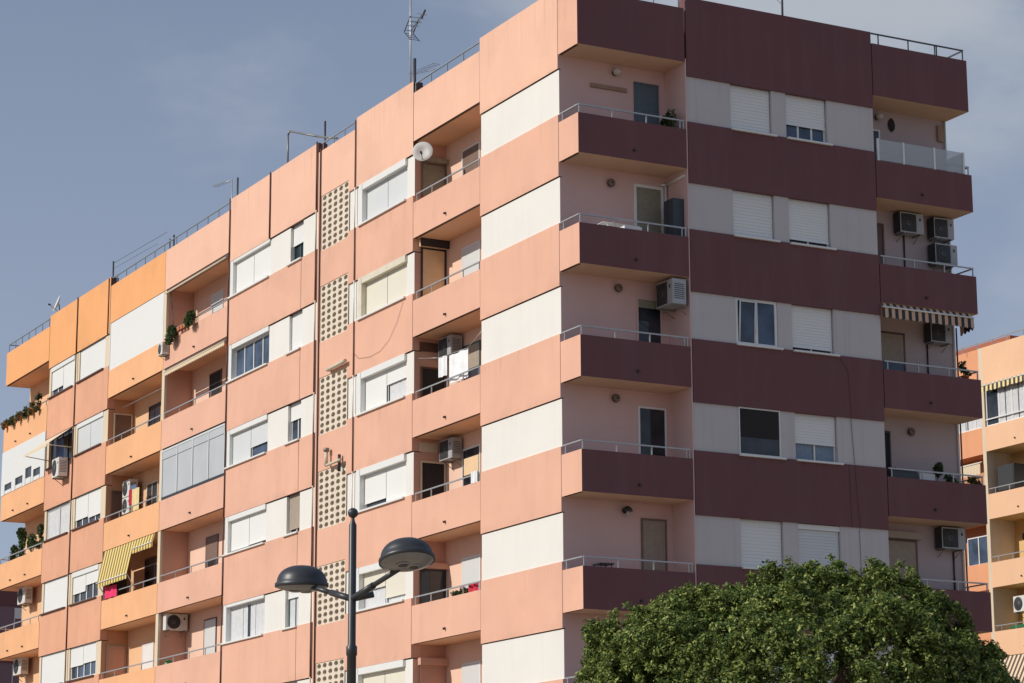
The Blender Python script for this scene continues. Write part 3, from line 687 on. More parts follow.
# cabinet on the second corner balcony
t = thing('storage_cabinet', 'tall dark cabinet standing at the side of a corner balcony', 'cabinet', (.5, 3.0, Zs(2) + .25))
MB().box(.40, .84, 2.86, 3.2, Zs(2) + .25, 19.05, 'cabinet_dark').build('carcass', t)
for k in range(2): MB().box(.41 + k * .22, .61 + k * .22, 2.845, 2.858, Zs(2) + .3, 19.0, 'cabinet_dark').build('door', t)

# ------------------------------------------------------------------ plants
def leaves(mb_name, centres, n, size, rad, mat, parent, tone=(0, 1), elong=1.6, heart=None):
    """small leaf quads spread through clumps"""
    C = np.repeat(np.array(centres, float), n, axis=0); N = len(C)
    off = rng.normal(size=(N, 3)); off /= np.linalg.norm(off, axis=1)[:, None]; off *= (rng.random((N, 1)) ** .5)
    P = C + off * np.array(rad)
    nn = rng.normal(size=(N, 3)) * .55 + off / np.linalg.norm(off, axis=1)[:, None] * .5 + np.array([0, 0, .55])
    if heart is not None:
        o_ = C - np.array(heart); o_ /= np.linalg.norm(o_, axis=1)[:, None]; nn = nn * 1.0 + o_ * .30 + rng.normal(size=(N, 3)) * .35
    a = rng.normal(size=(N, 3)); a -= (a * nn).sum(1)[:, None] * nn / (nn * nn).sum(1)[:, None]; a /= np.linalg.norm(a, axis=1)[:, None]
    b = np.cross(nn, a); b /= np.linalg.norm(b, axis=1)[:, None]
    sz = size * (.6 + .8 * rng.random((N, 1)))
    v = np.empty((N, 4, 3)); v[:, 0] = P - a * sz * elong * .5; v[:, 2] = P + a * sz * elong * .5; v[:, 1] = P + b * sz * .5; v[:, 3] = P - b * sz * .5
    v = v.reshape(-1, 3)
    o = Vector((0, 0, 0)); p = parent
    while p is not None: o += p.location; p = p.parent
    v -= np.array(o)
    me = bpy.data.meshes.new(mb_name); me.vertices.add(4 * N); me.vertices.foreach_set('co', v.ravel())
    me.loops.add(4 * N); me.loops.foreach_set('vertex_index', np.arange(4 * N)); me.polygons.add(N)
    me.polygons.foreach_set('loop_start', np.arange(N) * 4); me.polygons.foreach_set('loop_total', np.full(N, 4))
    at = me.attributes.new('leaf_tone', 'FLOAT', 'FACE'); at.data.foreach_set('value', tone[0] + (tone[1] - tone[0]) * rng.random(N))
    me.materials.append(MATS[mat]); me.update(calc_edges=True)
    ob = bpy.data.objects.new(mb_name, me); COL.objects.link(ob); ob.parent = parent; return ob
def potted(x, y, z, label, h=.35, r=.16, pot='terracotta', mat='pot_leaf', n=110, group='potted plants on the balconies', hang=0, ph=.16, size=.055):
    t = thing('potted_plant', label, 'plant', (x, y, z), group)
    MB().lathe([(.07, 0), (.10, ph), (.11, ph), (.11, ph + .03)], pot, 14, Matrix.Translation((x, y, z))).build('pot', t)
    c = [(x + random.uniform(-r, r) * .6, y + random.uniform(-.06, .06), z + ph + .05 + random.random() * h) for _ in range(5)]
    if hang: c += [(x + random.uniform(-r, r) * .6, y - .1, z + ph - random.random() * hang) for _ in range(4)]
    leaves('foliage', c, n, size, (r * .75, .12, r * .7), mat, t)
    s = MB(); s.tube((x, y, z + ph), (x, y, z + ph + h * .8), .012, 'bark', 5); s.build('stem', t)
    return t
# top pink balcony: two bushy pots hung on the parapet
potted(-27.2, -.14, 20.72, 'bushy trailing pot hung at the left end of the top pink balcony rail', .10, .30, n=170, hang=.25)
potted(-25.45, -.14, 20.86, 'bushy trailing pot hung at the middle of the top pink balcony rail', .10, .30, n=170, hang=.2)
s = MB(ML)
for k in range(3): s.box(26.0 + k * .28, 26.2 + k * .28, -.16, -.03, 20.84, 20.97, 'terracotta')
s.tube((25.9, -.1, 20.83), (26.9, -.1, 20.83), .012, 'dark_rail', 6)
tag(s.build('planter_rack'), 'row of small terracotta pots between the two bushy trailing pots', 'planter')
# end balcony, top floor : row of straggly plants
for k, (u, m) in enumerate([(42.6, 'pot_leaf'), (43.3, 'dry_leaf'), (44.1, 'pot_leaf'), (45.0, 'dry_leaf'), (46.0, 'pot_leaf'), (46.9, 'dry_leaf')]):
    potted(-u, -.06, 20.82, ['tallest green plant on the top orange end balcony beside the window', 'brown tinged plant second from the window on the top orange end balcony', 'green trailing plant in the middle of the row on the top orange end balcony',
           'dry plant just left of the middle of the row on the top orange end balcony', 'green trailing plant second from the left end of the top orange balcony', 'dry trailing plant at the outer left corner of the top orange balcony'][k], [.45, .2, .12, .08, .06, .05][k], .17, mat=m, n=38, hang=.2, size=.06)
for k, u in enumerate([42.9, 44.0, 45.2, 46.2]):
    potted(-u, .3, Zp(3) - .1, ['tall blue green plant on the third end balcony beside the window', 'dark bushy plant on the third end balcony, right of the palm', 'small palm like plant standing high on the third end balcony', 'low plant at the outer corner of the third end balcony'][k], [.95, .55, 1.0, .4][k], [.22, .45, .35, .35][k], n=120, size=.10 if k == 2 else .07)
# corner balcony bush
potted(.5, 2.9, Zs(1) + .55, 'dark leafy bush on the top corner balcony beside the blue door', .48, .40, n=220, size=.06, pot='wood', ph=.3)
# far balcony plants
for k, (v, h, lab) in enumerate([(9.6, .25, 'small plant at the near end of the far balcony below the dark lamp'), (10.95, .5, 'spiky plant in a white pot on the far maroon balcony'), (11.4, .22, 'low dark plant next to the spiky one on the far maroon balcony'), (12.15, .25, 'reddish plant near the outer corner of the far maroon balcony')]):
    potted(.75, v, 12.31 - .2, lab, h, .16, pot='white_frame' if k == 1 else 'terracotta', mat='dry_leaf' if k == 3 else 'pot_leaf', n=60, size=.06)
potted(.85, 11.95, Zp(3) - .08, 'thin leafy plant on the rail of the awning balcony at the shaded far corner', .3, .14, n=30, size=.06)
s = MB(); s.box(.55, .9, 9.35, 10.2, 12.2, 12.55, 'cabinet_dark'); tag(s.build('planter_box'), 'long dark box at the near end of the far maroon balcony', 'planter')
s = MB(); s.box(.55, .85, 10.3, 10.8, 12.2, 12.52, 'shutter_grey'); tag(s.build('storage_box'), 'pale box on the far maroon balcony beside the spiky plant', 'box')
# balcony table, chair bits
t = thing('balcony_table', 'small dark table on the corner balcony beside a brown shutter', 'table', (.6, .8, Zs(5) + .25))
MB().box(.4, .8, .6, 1.02, 9.57, 9.60, 'dark_frame').build('tabletop', t)
for a in (.45, .75):
    for b in (.65, .97): MB().tube((a, b, Zs(5) + .25), (a, b, 9.57), .015, 'dark_frame', 6).build('leg', t)
t = thing('drying_rack', 'white drying rack folded out on the second corner balcony', 'rack', (.6, 1.3, Zs(2) + .25))
s = MB()
for k in range(5): s.tube((.45 + k * .08, .85, 18.18), (.45 + k * .08, 1.9, 18.18), .008, 'white_frame', 5)
s.tube((.45, .85, 18.18), (.77, .85, 18.18), .014, 'white_frame', 6); s.tube((.45, 1.9, 18.18), (.77, 1.9, 18.18), .014, 'white_frame', 6); s.build('rack_top', t)
for x_ in (.46, .76):
    MB().tube((x_, .9, 18.18), (x_, 1.8, Zs(2) + .25), .012, 'white_frame', 6).build('leg', t)
s = MB(); s.box(.5, .8, 1.45, 1.95, 17.9, 18.16, 'cloth_white'); tag(s.build('folded_cloth'), 'pale folded cloth beside the drying rack', 'cloth')
# laundry
def sheet(name, lab, u0, u1, y, z0, z1, mat, cat='laundry', group=None, wob=.03, skew=0):
    s = MB(ML); n = 10
    for side in (0, .006):
        for k in range(n):
            a = u0 + (u1 - u0) * k / n; b = u0 + (u1 - u0) * (k + 1) / n
            ya = y + wob * math.sin(k * 1.3) + side; yb = y + wob * math.sin((k + 1) * 1.3) + side
            s.face([(a, ya, z0 + skew * k / n), (b, yb, z0 + skew * (k + 1) / n), (b, yb, z1), (a, ya, z1)], mat, True)
    return tag(s.build(name), lab, cat, group)
sheet('bed_sheet', 'wide white sheet hung out on the balcony line', 5.25, 6.40, .12, 15.27, 16.05, 'cloth_white')
sheet('bed_sheet', 'narrow white sheet hung left of the wide one', 6.47, 7.0, .10, 15.55, 16.10, 'cloth_white')
s = MB(ML); s.path([(8.3, .12, 16.35), (7.0, .11, 16.12), (5.3, .12, 16.06), (4.4, .1, 16.35)], .01, 'steel_rail', 5); tag(s.build('clothes_line'), 'washing line carrying white sheets across a pink balcony', 'line')
sheet('beach_towel', 'bright pink towel over the rail below the yellow awning', 32.6, 33.9, -.03, 12.33, 12.75, 'cloth_pink')
sheet('hung_shirt', 'red garment hung beside the stacked air conditioners', 32.15, 32.5, .3, 15.6, 16.15, 'cloth_red')
sheet('hung_shirt', 'blue garment hung beside the red one in an orange balcony', 32.2, 32.8, .45, 15.95, 16.35, 'cloth_blue')
sheet('hung_towel', 'yellow towel hung right of the red garment in an orange balcony', 31.3, 32.05, .25, 15.3, 16.1, 'cloth_yellow')
sheet('red_cloth', 'crimson cloth lying on a pink balcony rail', 4.7, 5.3, .14, 9.5, 9.72, 'cloth_red', 'cloth')
sheet('hung_cloth', 'small white cloth at the right end of the balcony rail below the sheets', 4.5, 4.85, .0, 12.3, 12.62, 'cloth_white', 'cloth')
sheet('hung_jeans', 'blue garment hung above the outside air conditioner under the cream awning', 38.5, 39.4, -.28, 18.25, 19.0, 'cloth_blue')
s = MB(); s.lathe([(.16, 0), (.17, .1), (.10, .22), (.03, .26)], 'green_plastic', 14, Matrix.Translation((-28.0, .3, Zp(5) - .05))); tag(s.build('watering_can'), 'green rounded plastic can at the left end of a pink balcony', 'can')
for k, u in enumerate([6.1, 5.75, 5.5]):
    potted(-u, .2, 9.36, ['grey green plant nearest the door on the red cloth balcony', 'middle small plant on the red cloth balcony', 'small plant next to the crimson cloth'][k], .12, .13, n=40, pot='curtain_blue', size=.045, ph=.1)

# ------------------------------------------------------------------ awnings
def awning_roll(u0, u1, i, lab, mat, scal=True, mp=ML, d=-.10):
    t = thing('rolled_awning', lab, 'awning', (*[(-u0 - u1) / 2, 0], Zs(i) - .1), None)
    s = MB(mp); s.box(u0, u1, .0, .10, Zs(i) - .14, Zs(i) - .03, 'brown_frame'); s.build('cassette', t)
    s = MB(mp); s.tube((u0, -.06, Zs(i) - .17), (u1, -.06, Zs(i) - .17), .035, mat, 8); s.build('front_bar', t)
    if scal:
        s = MB(mp); n = int((u1 - u0) / .16)
        for k in range(n):
            a = u0 + (u1 - u0) * k / n; b = u0 + (u1 - u0) * (k + 1) / n; c = (a + b) / 2; z = Zs(i) - .2
            s.face([(a, -.08, z - .08), (c, -.08, z - .13), (b, -.08, z - .08), (b, -.08, z), (a, -.08, z)], mat)
        s.build('valance', t)
    return t
awning_roll(22.5, 28.2, 0, 'rolled up cream awning under the roof of the top pink balcony', 'cream_paint', False)
awning_roll(22.5, 28.2, 1, 'rolled up cream awning with a scalloped edge, one floor below the bushy pots', 'awning_cream')
# yellow striped awning lowered over the orange balcony
t = thing('striped_awning', 'yellow striped awning let down over an orange balcony', 'awning', (-31.4, 0, 13.9))
s = MB(ML)
A_ = [(34.15, .02, 14.05), (28.75, .02, 14.05)]
zt = Zs(3) - .03
n = 30
for k in range(n):
    a = 34.1 - (34.1 - 28.8) * k / n; b = 34.1 - (34.1 - 28.8) * (k + 1) / n
    def low(u): return (-.26, 12.93) if u > 30.9 else (-.10, 13.80)
    la = low((a + b) / 2)
    s.face([(a, -.02, zt), (b, -.02, zt), (b, la[0], la[1]), (a, la[0], la[1])], 'awning_yellow')
    s.face([(a, la[0], la[1]), (b, la[0], la[1]), (b, la[0] - .005, la[1] - .17), ((a + b) / 2, la[0] - .005, la[1] - .2), (a, la[0] - .005, la[1] - .17)], 'awning_yellow')
s.build('canopy', t)
s = MB(ML); s.tube((34.15, -.27, 12.92), (30.9, -.27, 12.92), .025, 'white_frame', 8); s.tube((30.9, -.11, 13.79), (28.8, -.11, 13.79), .02, 'white_frame', 8)
s.tube((30.95, -.25, 12.92), (30.9, .05, 12.4), .018, 'white_frame', 6); s.tube((34.1, -.25, 12.92), (34.1, .05, 12.5), .018, 'white_frame', 6); s.build('awning_arm', t)
# black and tan awning on the shaded far balcony
t = thing('striped_awning', 'black and tan striped awning edge on a shaded maroon balcony', 'awning', (1.0, 10.6, 16.7))
s = MB()
s.face([(1.0, 9.14, Zs(2) - .02), (1.0, 12.1, Zs(2) - .02), (1.10, 12.1, Zs(2) - .15), (1.10, 9.10, Zs(2) - .15)], 'awning_black_tan')
n = 34
for k in range(n):
    a = 9.10 + 3.0 * k / n; b = 9.10 + 3.0 * (k + 1) / n; z = Zs(2) - .16
    s.face([(1.11, a, z), (1.11, b, z), (1.12, b, z - .25), (1.12, (a + b) / 2, z - .29), (1.12, a, z - .25)], 'awning_black_tan')
for k in range(4):
    a = 1.11 - k * .2; b = a - .2; z = Zs(2) - .16
    s.face([(a, 12.11 + k * .04, z + .0), (b, 12.15 + k * .04, z), (b, 12.16 + k * .04, z - .25 - .02 * k), ((a + b) / 2, 12.14 + k * .04, z - .32), (a, 12.12 + k * .04, z - .25)], 'awning_black_tan')
s.build('canopy', t)
s = MB(); s.tube((1.13, 9.10, Zs(2) - .15), (1.13, 12.1, Zs(2) - .15), .024, 'white_frame', 8); s.build('front_bar', t)
# small cream awning on the orange window bay
t = thing('small_awning', 'small cream cloth awning pulled out on poles over an orange bay window', 'awning', (-39.9, 0, 19.3))
s = MB(ML); s.face([(38.3, -.03, 19.42), (41.2, -.03, 19.42), (41.4, -.95, 18.72), (38.5, -.95, 18.72)], 'cream_paint')
s.face([(38.5, -.95, 18.72), (41.4, -.95, 18.72), (41.4, -.96, 18.62), (38.5, -.96, 18.62)], 'cream_paint'); s.build('canopy', t)
s = MB(ML); s.tube((41.4, -.95, 18.7), (41.2, .0, 18.55), .018, 'cream_frame', 6); s.tube((38.5, -.95, 18.7), (38.4, .0, 18.65), .018, 'cream_frame', 6); s.build('awning_arm', t)

# ------------------------------------------------------------------ satellite dishes, aerials and roof posts
def dish(c, nrm, r, lab, foot):
    t = thing('satellite_dish', lab, 'satellite dish', foot); nrm = Vector(nrm).normalized()
    q = Vector((0, 0, 1)).rotation_difference(nrm).to_matrix().to_4x4(); M = Matrix.Translation(c) @ q
    s = MB(); s.lathe([(.001, 0), (r * .5, r * .07), (r, r * .25), (r * 1.01, r * .24), (r * .5, r * .02), (.001, -.03)], 'dish_grey', 28, M, caps=False); s.build('reflector', t)
    s = MB(); f = Vector(c) + nrm * r * 1.1 - Vector((0, 0, r * .5)); e = Vector(c) - Vector((0, 0, r * .9)) + nrm * .03
    s.tube(e, f, .012, 'bracket_metal', 6); s.tube(f - nrm * .05, f + nrm * .06, .035, 'dark_frame', 8); s.build('feed_arm', t)
    s = MB(); s.tube(Vector(c) - nrm * .03, foot, .022, 'bracket_metal', 8); s.build('mount', t)
dish((-7.55, -.12, 22.10), (.85, -.60, .12), .29, 'round grey satellite dish fixed in the top pink balcony', (-8.3, .2, 22.0))
dish((-41.6, .3, 25.0), (-.15, -1, .35), .34, 'white satellite dish standing on the orange roof edge', (-41.5, .45, 23.63))
t = thing('roof_aerial', 'tall television mast with a grid aerial above the pink roof', 'aerial', (-10.68, 1.0, DK + .08))
MB().tube((-10.68, 1, DK + .08), (-10.74, 1, 29.2), .028, 'steel_rail', 8).build('mast', t)
s = MB()
s.tube((-10.7, 1, 26.85), (-9.55, .85, 27.05), .014, 'bracket_metal', 6); s.tube((-10.7, 1, 26.75), (-9.55, .85, 26.95), .010, 'bracket_metal', 6)
for k in range(4):
    f = .3 + k * .2; x = -10.7 + 1.15 * f; z = 26.85 + .2 * f; y = 1 - .15 * f
    s.tube((x, y - .16, z), (x, y + .16, z), .008, 'bracket_metal', 5)
for sg in (1, -1):      # corner reflector grid
    for k in range(4):
        g = .05 + k * .10; s.tube((-10.85 + g * 1.2, .85, 26.85 + sg * g), (-10.85 + g * 1.2, 1.15, 26.85 + sg * g), .008, 'dark_rail', 5)
    for y in (.85, 1.15): s.tube((-10.84, y, 26.85), (-10.42, y, 26.85 + sg * .37), .014, 'dark_rail', 5)
s.tube((-9.56, .80, 26.86), (-9.56, .92, 27.14), .03, 'dark_rail', 6); s.build('grid_antenna', t)
s = MB(); s.tube((-10.8, 1, 25.5), (-8.9, .95, 25.12), .010, 'bracket_metal', 6)
for k in range(9): x = -10.5 + k * .19; s.tube((x, .85, 25.47 - k * .02), (x, 1.12, 25.47 - k * .02), .007, 'bracket_metal', 5)
s.build('yagi_antenna', t)
def post(x, y, z, lab, r=.035, mat='dark_rail'):
    s = MB(); s.tube((x, y, DK + .08), (x, y, z), r, mat, 8); return tag(s.build('roof_post'), lab, 'post', 'dark posts along the roof edge')
post(-9.6, .6, 25.6, 'dark post beside the tall television mast', .05)
post(-16.02, .6, 25.5, 'dark post beside the bent grey pipe on the pink roof')
post(-23.3, .6, 25.55, 'dark post beside the thin bent aerial on the pink roof')
post(-29.35, .6, 24.98, 'thicker right one of two short posts over the joint of pink and orange')
post(-29.75, .6, 24.93, 'thinner left one of two short posts over the joint of pink and orange', .025)
post(-35.9, .6, 25.5, 'dark post at the right end of the high orange parapet')
s = MB(); s.tube((-35.9, .6, 25.42), (-30.2, .65, 25.3), .008, 'dark_rail', 5); s.tube((-35.9, .6, 25.2), (-31.2, .65, 25.1), .006, 'dark_rail', 5); tag(s.build('roof_wire'), 'two thin wires strung from the post over the orange roof', 'wire')
s = MB(); s.tube((-23.8, .6, DK + .08), (-23.83, .6, 25.61), .02, 'steel_rail', 6); s.tube((-23.83, .6, 25.6), (-25.3, .5, 25.74), .014, 'steel_rail', 6)
for k in range(6): s.tube((-24.2 - k * .2, .38, 25.62 + k * .018), (-24.2 - k * .2, .68, 25.62 + k * .018), .006, 'steel_rail', 5)
tag(s.build('roof_aerial'), 'thin pale aerial bent to the left beside a dark post on the pink roof', 'aerial')
s = MB(); s.path([(-17.9, .15, 24.45), (-17.92, .15, 25.5), (-17.8, .15, 25.6), (-15.6, .2, 24.82), (-14.4, .3, 24.45)], .032, 'bracket_metal', 8); tag(s.build('roof_pipe'), 'bent grey pipe rising over the pink roof edge', 'pipe')
s = MB(); s.tube((.7, 6.48, DK + .08), (.7, 6.5, 26.5), .03, 'dark_rail', 8); s.path([(.7, 6.48, 24.9), (.5, 6.3, 25.2), (.5, 6.35, 26)], .006, 'dark_rail', 5); tag(s.build('roof_post'), 'dark mast rising over the maroon parapet', 'post')
s = MB(); s.tube((.6, 3.3, DK), (.6, 3.3, 26.0), .03, 'white_frame', 8); tag(s.build('roof_post'), 'pale post at the top of the joint in the maroon parapet', 'post')
t = thing('roof_hut', 'red rendered stair hut on the pink roof behind the short railing', 'hut', (-14, 2.2, DK + .08)); 
MB().box(-14.9, -12.9, 1.4, 3.6, DK + .08, 24.95, 'bg_salmon').build('wall', t); MB().box(-15.0, -12.8, 1.3, 3.7, 24.95, 25.03, 'roof_concrete').build('roof', t)
# vent pipes at the lattice bay
for i, lab in ((2, 'white flue pipe lying above the third lattice screen'), (3, 'white bent flue pipe with a cap above the fourth lattice screen')):
    s = MB(ML); z = Zb(i) + .42
    if i == 3: s.tube((13.95, -.14, z - .02), (13.95, -.14, z + .42), .055, 'cream_pipe', 10); s.tube((13.95, -.14, z + .42), (13.95, -.14, z + .52), .09, 'bracket_metal', 10); s.tube((13.95, -.14, z), (12.9, -.14, z + .02), .045, 'cream_pipe', 8); s.tube((13.1, -.1, z - .3), (13.1, -.1, z + .2), .05, 'dark_frame', 8)
    else: s.tube((14.0, -.12, z + .05), (12.7, -.12, z + .08), .06, 'cream_pipe', 8); s.tube((14.0, -.12, z + .05), (14.0, .1, z + .05), .05, 'cream_pipe', 8)
    tag(s.build('flue_pipe'), lab, 'pipe')

# ------------------------------------------------------------------ background block, sunlit, parallel to the first (its face at y = 36.4)
bgB = thing('apartment_building', 'peach apartment block standing behind the right end of the maroon facade', 'building', (-27, 42, 0))
MG = (lambda w, d, z: (-w, d + 36.4, z), True)
s = MB(MG); s.box(22.0, 28.88, 1.3, 12, 0, 23.5, 'yellow_paint'); s.box(28.88, 36, 1.1, 12, 0, 23.5, 'loggia_orange'); s.build('core_wall', bgB)
MB(MG).box(28.66, 28.88, .0, 1.3, 0, 22.60, 'cream_paint').build('pier', bgB)
for i in range(NF + 1):
    z1 = 24.25 if i == 0 else Zp(i); z0 = Zs(i) if i < NF else 2.9
    par = MB(MG).box(22.0, 28.65, -.02, .10, z0, z1, 'bg_peach', {'-z': 'yellow_paint'}).build('balcony_parapet', bgB)
    MB(MG).box(22.0, 28.65, .10, 1.3, z0 + .002, z0 + .24, 'yellow_paint').build('balcony_slab', bgB)
    MB(MG).box(28.90, 36, .25, .45, z0 - .0, z1 + .08, 'bg_salmon').build('facade_band', bgB)
    MB(MG).box(28.90, 36, .45, 1.1, z0 + .002, z0 + .24, 'bg_salmon').build('balcony_slab', bgB)
    if i:
        spout(par, MG, 26.75, Zs(i) + .3)
        if i > 1: railing(par, MG, 22.1, 28.6, z1, .02, [27.3, 28.2, 26.2, 25.2])
MB(MG).box(28.65, 28.90, -.02, .25, 22.60, 24.25, 'cream_paint').build('pier', bgB)
railing(bgB, MG, 22.1, 36, 24.27, .05, [25.0, 26.0, 27.0, 28.0, 29.0, 30.0, 31, 32], h=.26, name='roof_railing')
MB(MG).box(28.6, 34, 1.5, 6, 23.5, 24.95, 'brick_red').build('roof_hut_wall', bgB)
for k in range(8): window(bgB, MG, 21.9 + k * .84, 22.73 + k * .84, Zp(1) + .01, Zs(0) - .25, d=.02, panes=1, drop=(0,), cur='curtain_white' if k != 7 else None, sill=False, gl='dark_glass', name='window', t=.05)
MB(MG).box(21.9, 28.6, -.01, .03, Zp(1) + .27, Zp(1) + .32, 'white_frame').build('rail', bgB)
window(bgB, MG, 29.1, 31.5, Zp(1) + .1, Zs(0) - .9, d=.3, panes=4, drop=(0,), cur='curtain_white', sill=False, gl='blue_glass')
window(bgB, MG, 29.15, 30.6, 15.22, 16.42, d=.3, panes=2, drop=(0,), frame='white_frame', gl='blue_glass', sill=False)
MB(MG).box(28.90, 29.10, .26, 1.09, 15.2, 16.4, 'bg_peach').build('pier', bgB)
opening(bgB, (lambda w, d, z: (-w, d + 37.7, z), True), 25.5, 27.3, Zs(2) + .25, 19.0, kind='shutter_white', frame='white_frame', name='loggia_window')
opening(bgB, (lambda w, d, z: (-w, d + 37.7, z), True), 25.5, 27.3, Zs(3) + .25, 16.0, kind='shutter_white', frame='white_frame', name='loggia_window')
opening(bgB, (lambda w, d, z: (-w, d + 37.7, z), True), 25.5, 26.6, Zs(4) + .25, 13.0, kind='shutter_white', frame='white_frame', name='loggia_window')
def bg_awning(u0, u1, z, mat, lab, drop=.25, out=.12):
    t = thing('striped_awning', lab, 'awning', (-(u0 + u1) / 2, 36.3, z)); s = MB(MG)
    s.face([(u0, -.04, z), (u1, -.04, z), (u1, -out - .04, z - .08), (u0, -out - .04, z - .08)], mat)
    n = int((u1 - u0) / .2)
    for k in range(n):
        a = u0 + (u1 - u0) * k / n; b = u0 + (u1 - u0) * (k + 1) / n
        s.face([(a, -out - .05, z - .08), (b, -out - .05, z - .08), (b, -out - .06, z - .08 - drop), ((a + b) / 2, -out - .06, z - .12 - drop), (a, -out - .06, z - .08 - drop)], mat)
    s.build('canopy', t); s = MB(MG); s.tube((u0, -out - .05, z - .08), (u1, -out - .05, z - .08), .025, 'white_frame', 6); s.build('front_bar', t)
bg_awning(22.2, 28.6, 22.66, 'awning_black_cream', 'black and cream scalloped awning at the top of the peach block behind')
bg_awning(28.9, 33, 19.45, 'awning_cream', 'cream awning edge on the salmon part of the block behind', .45)
t = thing('striped_awning', 'long brown and cream striped awning hanging over the bottom right balcony of the block behind', 'awning', (-26, 36, 11.3))
s = MB(MG); s.face([(22.2, -.05, 11.24), (28.4, -.05, 11.24), (28.4, -.9, 9.7), (22.2, -.9, 9.7)], 'awning_brown_cream'); s.build('canopy', t)
s = MB(MG); s.tube((22.2, -.9, 9.7), (28.4, -.9, 9.7), .03, 'white_frame', 6); s.build('front_bar', t)
t = thing('storage_cabinet', 'black cabinet on a balcony of the peach block behind', 'cabinet', (-27.9, 37, Zs(2) + .25))
MB(MG).box(27.25, 28.3, .25, .9, Zs(2) + .25, 19.15, 'ac_dark').build('carcass', t); MB(MG).box(27.3, 27.75, .235, .249, Zs(2) + .3, 19.1, 'ac_dark').build('door', t)
o = ac(-27.25, 37.0, 13.02, 's', 'large air conditioner in the lowest clear balcony of the peach block behind', (1.1, 1.2, 1.15))
for k, (u, z, lab) in enumerate([(28.0, 16.27, 'upper round wall plate on the yellow balcony wall behind'), (27.55, 15.95, 'lower round wall plate on the yellow balcony wall behind')]):
    s = MB(); s.lathe([(.17, 0), (.15, .03), (.05, .04)], 'bracket_metal', 16, Matrix.Translation((-u, 37.69, z)) @ Matrix.Rotation(R(90), 4, 'X'), mats=['shutter_beige', 'interior_dark']); tag(s.build('wall_plate'), lab, 'ornament', 'round plates on a yellow balcony wall')
s = MB(); s.lathe([(.001, -.03), (.36, -.03), (.36, .03), (.001, .03)], 'orange_disc', 22, Matrix.Translation((-27.25, 37.2, 12.75)) @ Matrix.Rotation(R(80), 4, 'X'), caps=False); tag(s.build('orange_disc'), 'orange disc leaning below the big air conditioner of the block behind', 'disc')
s = MB(MG); s.box(26.2, 28.0, .3, .8, 12.1, 12.5, 'green_plastic'); tag(s.build('balcony_bench'), 'dark green box behind the rail below the orange disc', 'box')

# block seen through the end loggia, in its own shade
fl = thing('apartment_building', 'violet grey shaded block glimpsed through the open end balcony at far left', 'building', (-75, 15, 0))
MF = map_right(-70)
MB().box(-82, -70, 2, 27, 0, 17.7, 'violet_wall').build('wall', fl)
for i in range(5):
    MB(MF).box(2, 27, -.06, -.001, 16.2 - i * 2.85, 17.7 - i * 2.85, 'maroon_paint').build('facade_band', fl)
    for v in (5.0, 7.6, 12, 16): window(fl, MF, v, v + 1.3, 14.8 - i * 2.85, 16.1 - i * 2.85, d=-.05, sill=False, drop=(.4,), gl='dark_glass')

# ------------------------------------------------------------------ street lamp
LX, LY = 25.93, -17.39
sl = thing('street_lamp', 'dark grey double headed street lamp with a ball on top of its pole', 'street lamp', (LX, LY, .12))
cam_f = Vector((-math.sin(1.08), math.cos(1.08), 0)); cam_r = Vector((math.cos(1.08), math.sin(1.08), 0))
s = MB(); s.lathe([(.13, .12), (.13, .35), (.075, .5), (.062, 2.2), (.055, 4.45), (.066, 4.46), (.066, 4.56), (.048, 4.58), (.046, 6.02), (.030, 6.05), (.020, 6.09), (.022, 6.11)], 'lamp_grey', 20, Matrix.Translation((LX, LY, 0))); s.build('pole', sl)
s = MB(); s.lathe([((.062 * math.sin(math.pi * k / 10) + .001), 6.165 - .062 * math.cos(math.pi * k / 10)) for k in range(11)], 'lamp_grey', 16, Matrix.Translation((LX, LY, 0))); s.build('finial', sl)
JZ = 5.13
armd = (cam_r * .56 - cam_f * .68).normalized()
for sg in (1, -1):
    dh = armd * sg; st = Vector((LX, LY, JZ)); up = .26 if sg > 0 else .24
    tip = st + dh * (.92 if sg > 0 else .90) + Vector((0, 0, up))
    ax = (tip - st).normalized()
    arm = MB(); arm.tube(st + ax * .02, st + ax * .45, .040, 'lamp_grey', 12); arm.tube(st + ax * .45, tip, .031, 'lamp_grey', 12); arm.build('arm', sl)
    nn = (Vector((0, 0, 1)) + cam_f * (.23 if sg > 0 else -.02) - cam_r * (.09 if sg > 0 else .0)).normalized()
    side = nn.cross(dh).normalized(); hx = side.cross(nn).normalized()
    c = tip + dh * .16 + Vector((0, 0, .10 if sg > 0 else .035))
    M = Matrix((( hx.x, side.x, nn.x, c.x), (hx.y, side.y, nn.y, c.y), (hx.z, side.z, nn.z, c.z), (0, 0, 0, 1))) @ Matrix.Diagonal((1.0, .98, 1, 1))
    r = .335
    prof = [(r * .96, -.035), (r, -.03), (r * 1.0, .012), (r * .93, .030)] + [(r * .93 * math.cos(a) ** .8, .03 + .205 * math.sin(a)) for a in [R(12 * k) for k in range(1, 8)]] + [(.001, .236)]
    hd = MB(); hd.lathe(prof, 'lamp_grey', 40, M, caps=False); hd.build('lamp_head', sl)
    pl = MB(); pl.lathe([(r * .965, -.026), (r * .93, -.04), (r * .6, -.075), (.001, -.09)], 'lamp_under', 32, M, caps=False); lens = pl.build('lens', sl)
    for q in (-.08, .08):
        b = MB(); b.lathe([(.085, 0), (.06, -.012), (.02, -.014)], 'dark_frame', 14, M @ Matrix.Translation((.02, q, -.084)), mats=['bulb_glass', 'dark_frame']); b.build('bulb', lens)
s = MB(); e = (cam_r * .92 - cam_f * .1).normalized(); s.tube((LX, LY, JZ), Vector((LX, LY, JZ)) + e * .26 + Vector((0, 0, .05)), .038, 'lamp_grey', 12); s.build('stub_arm', sl)

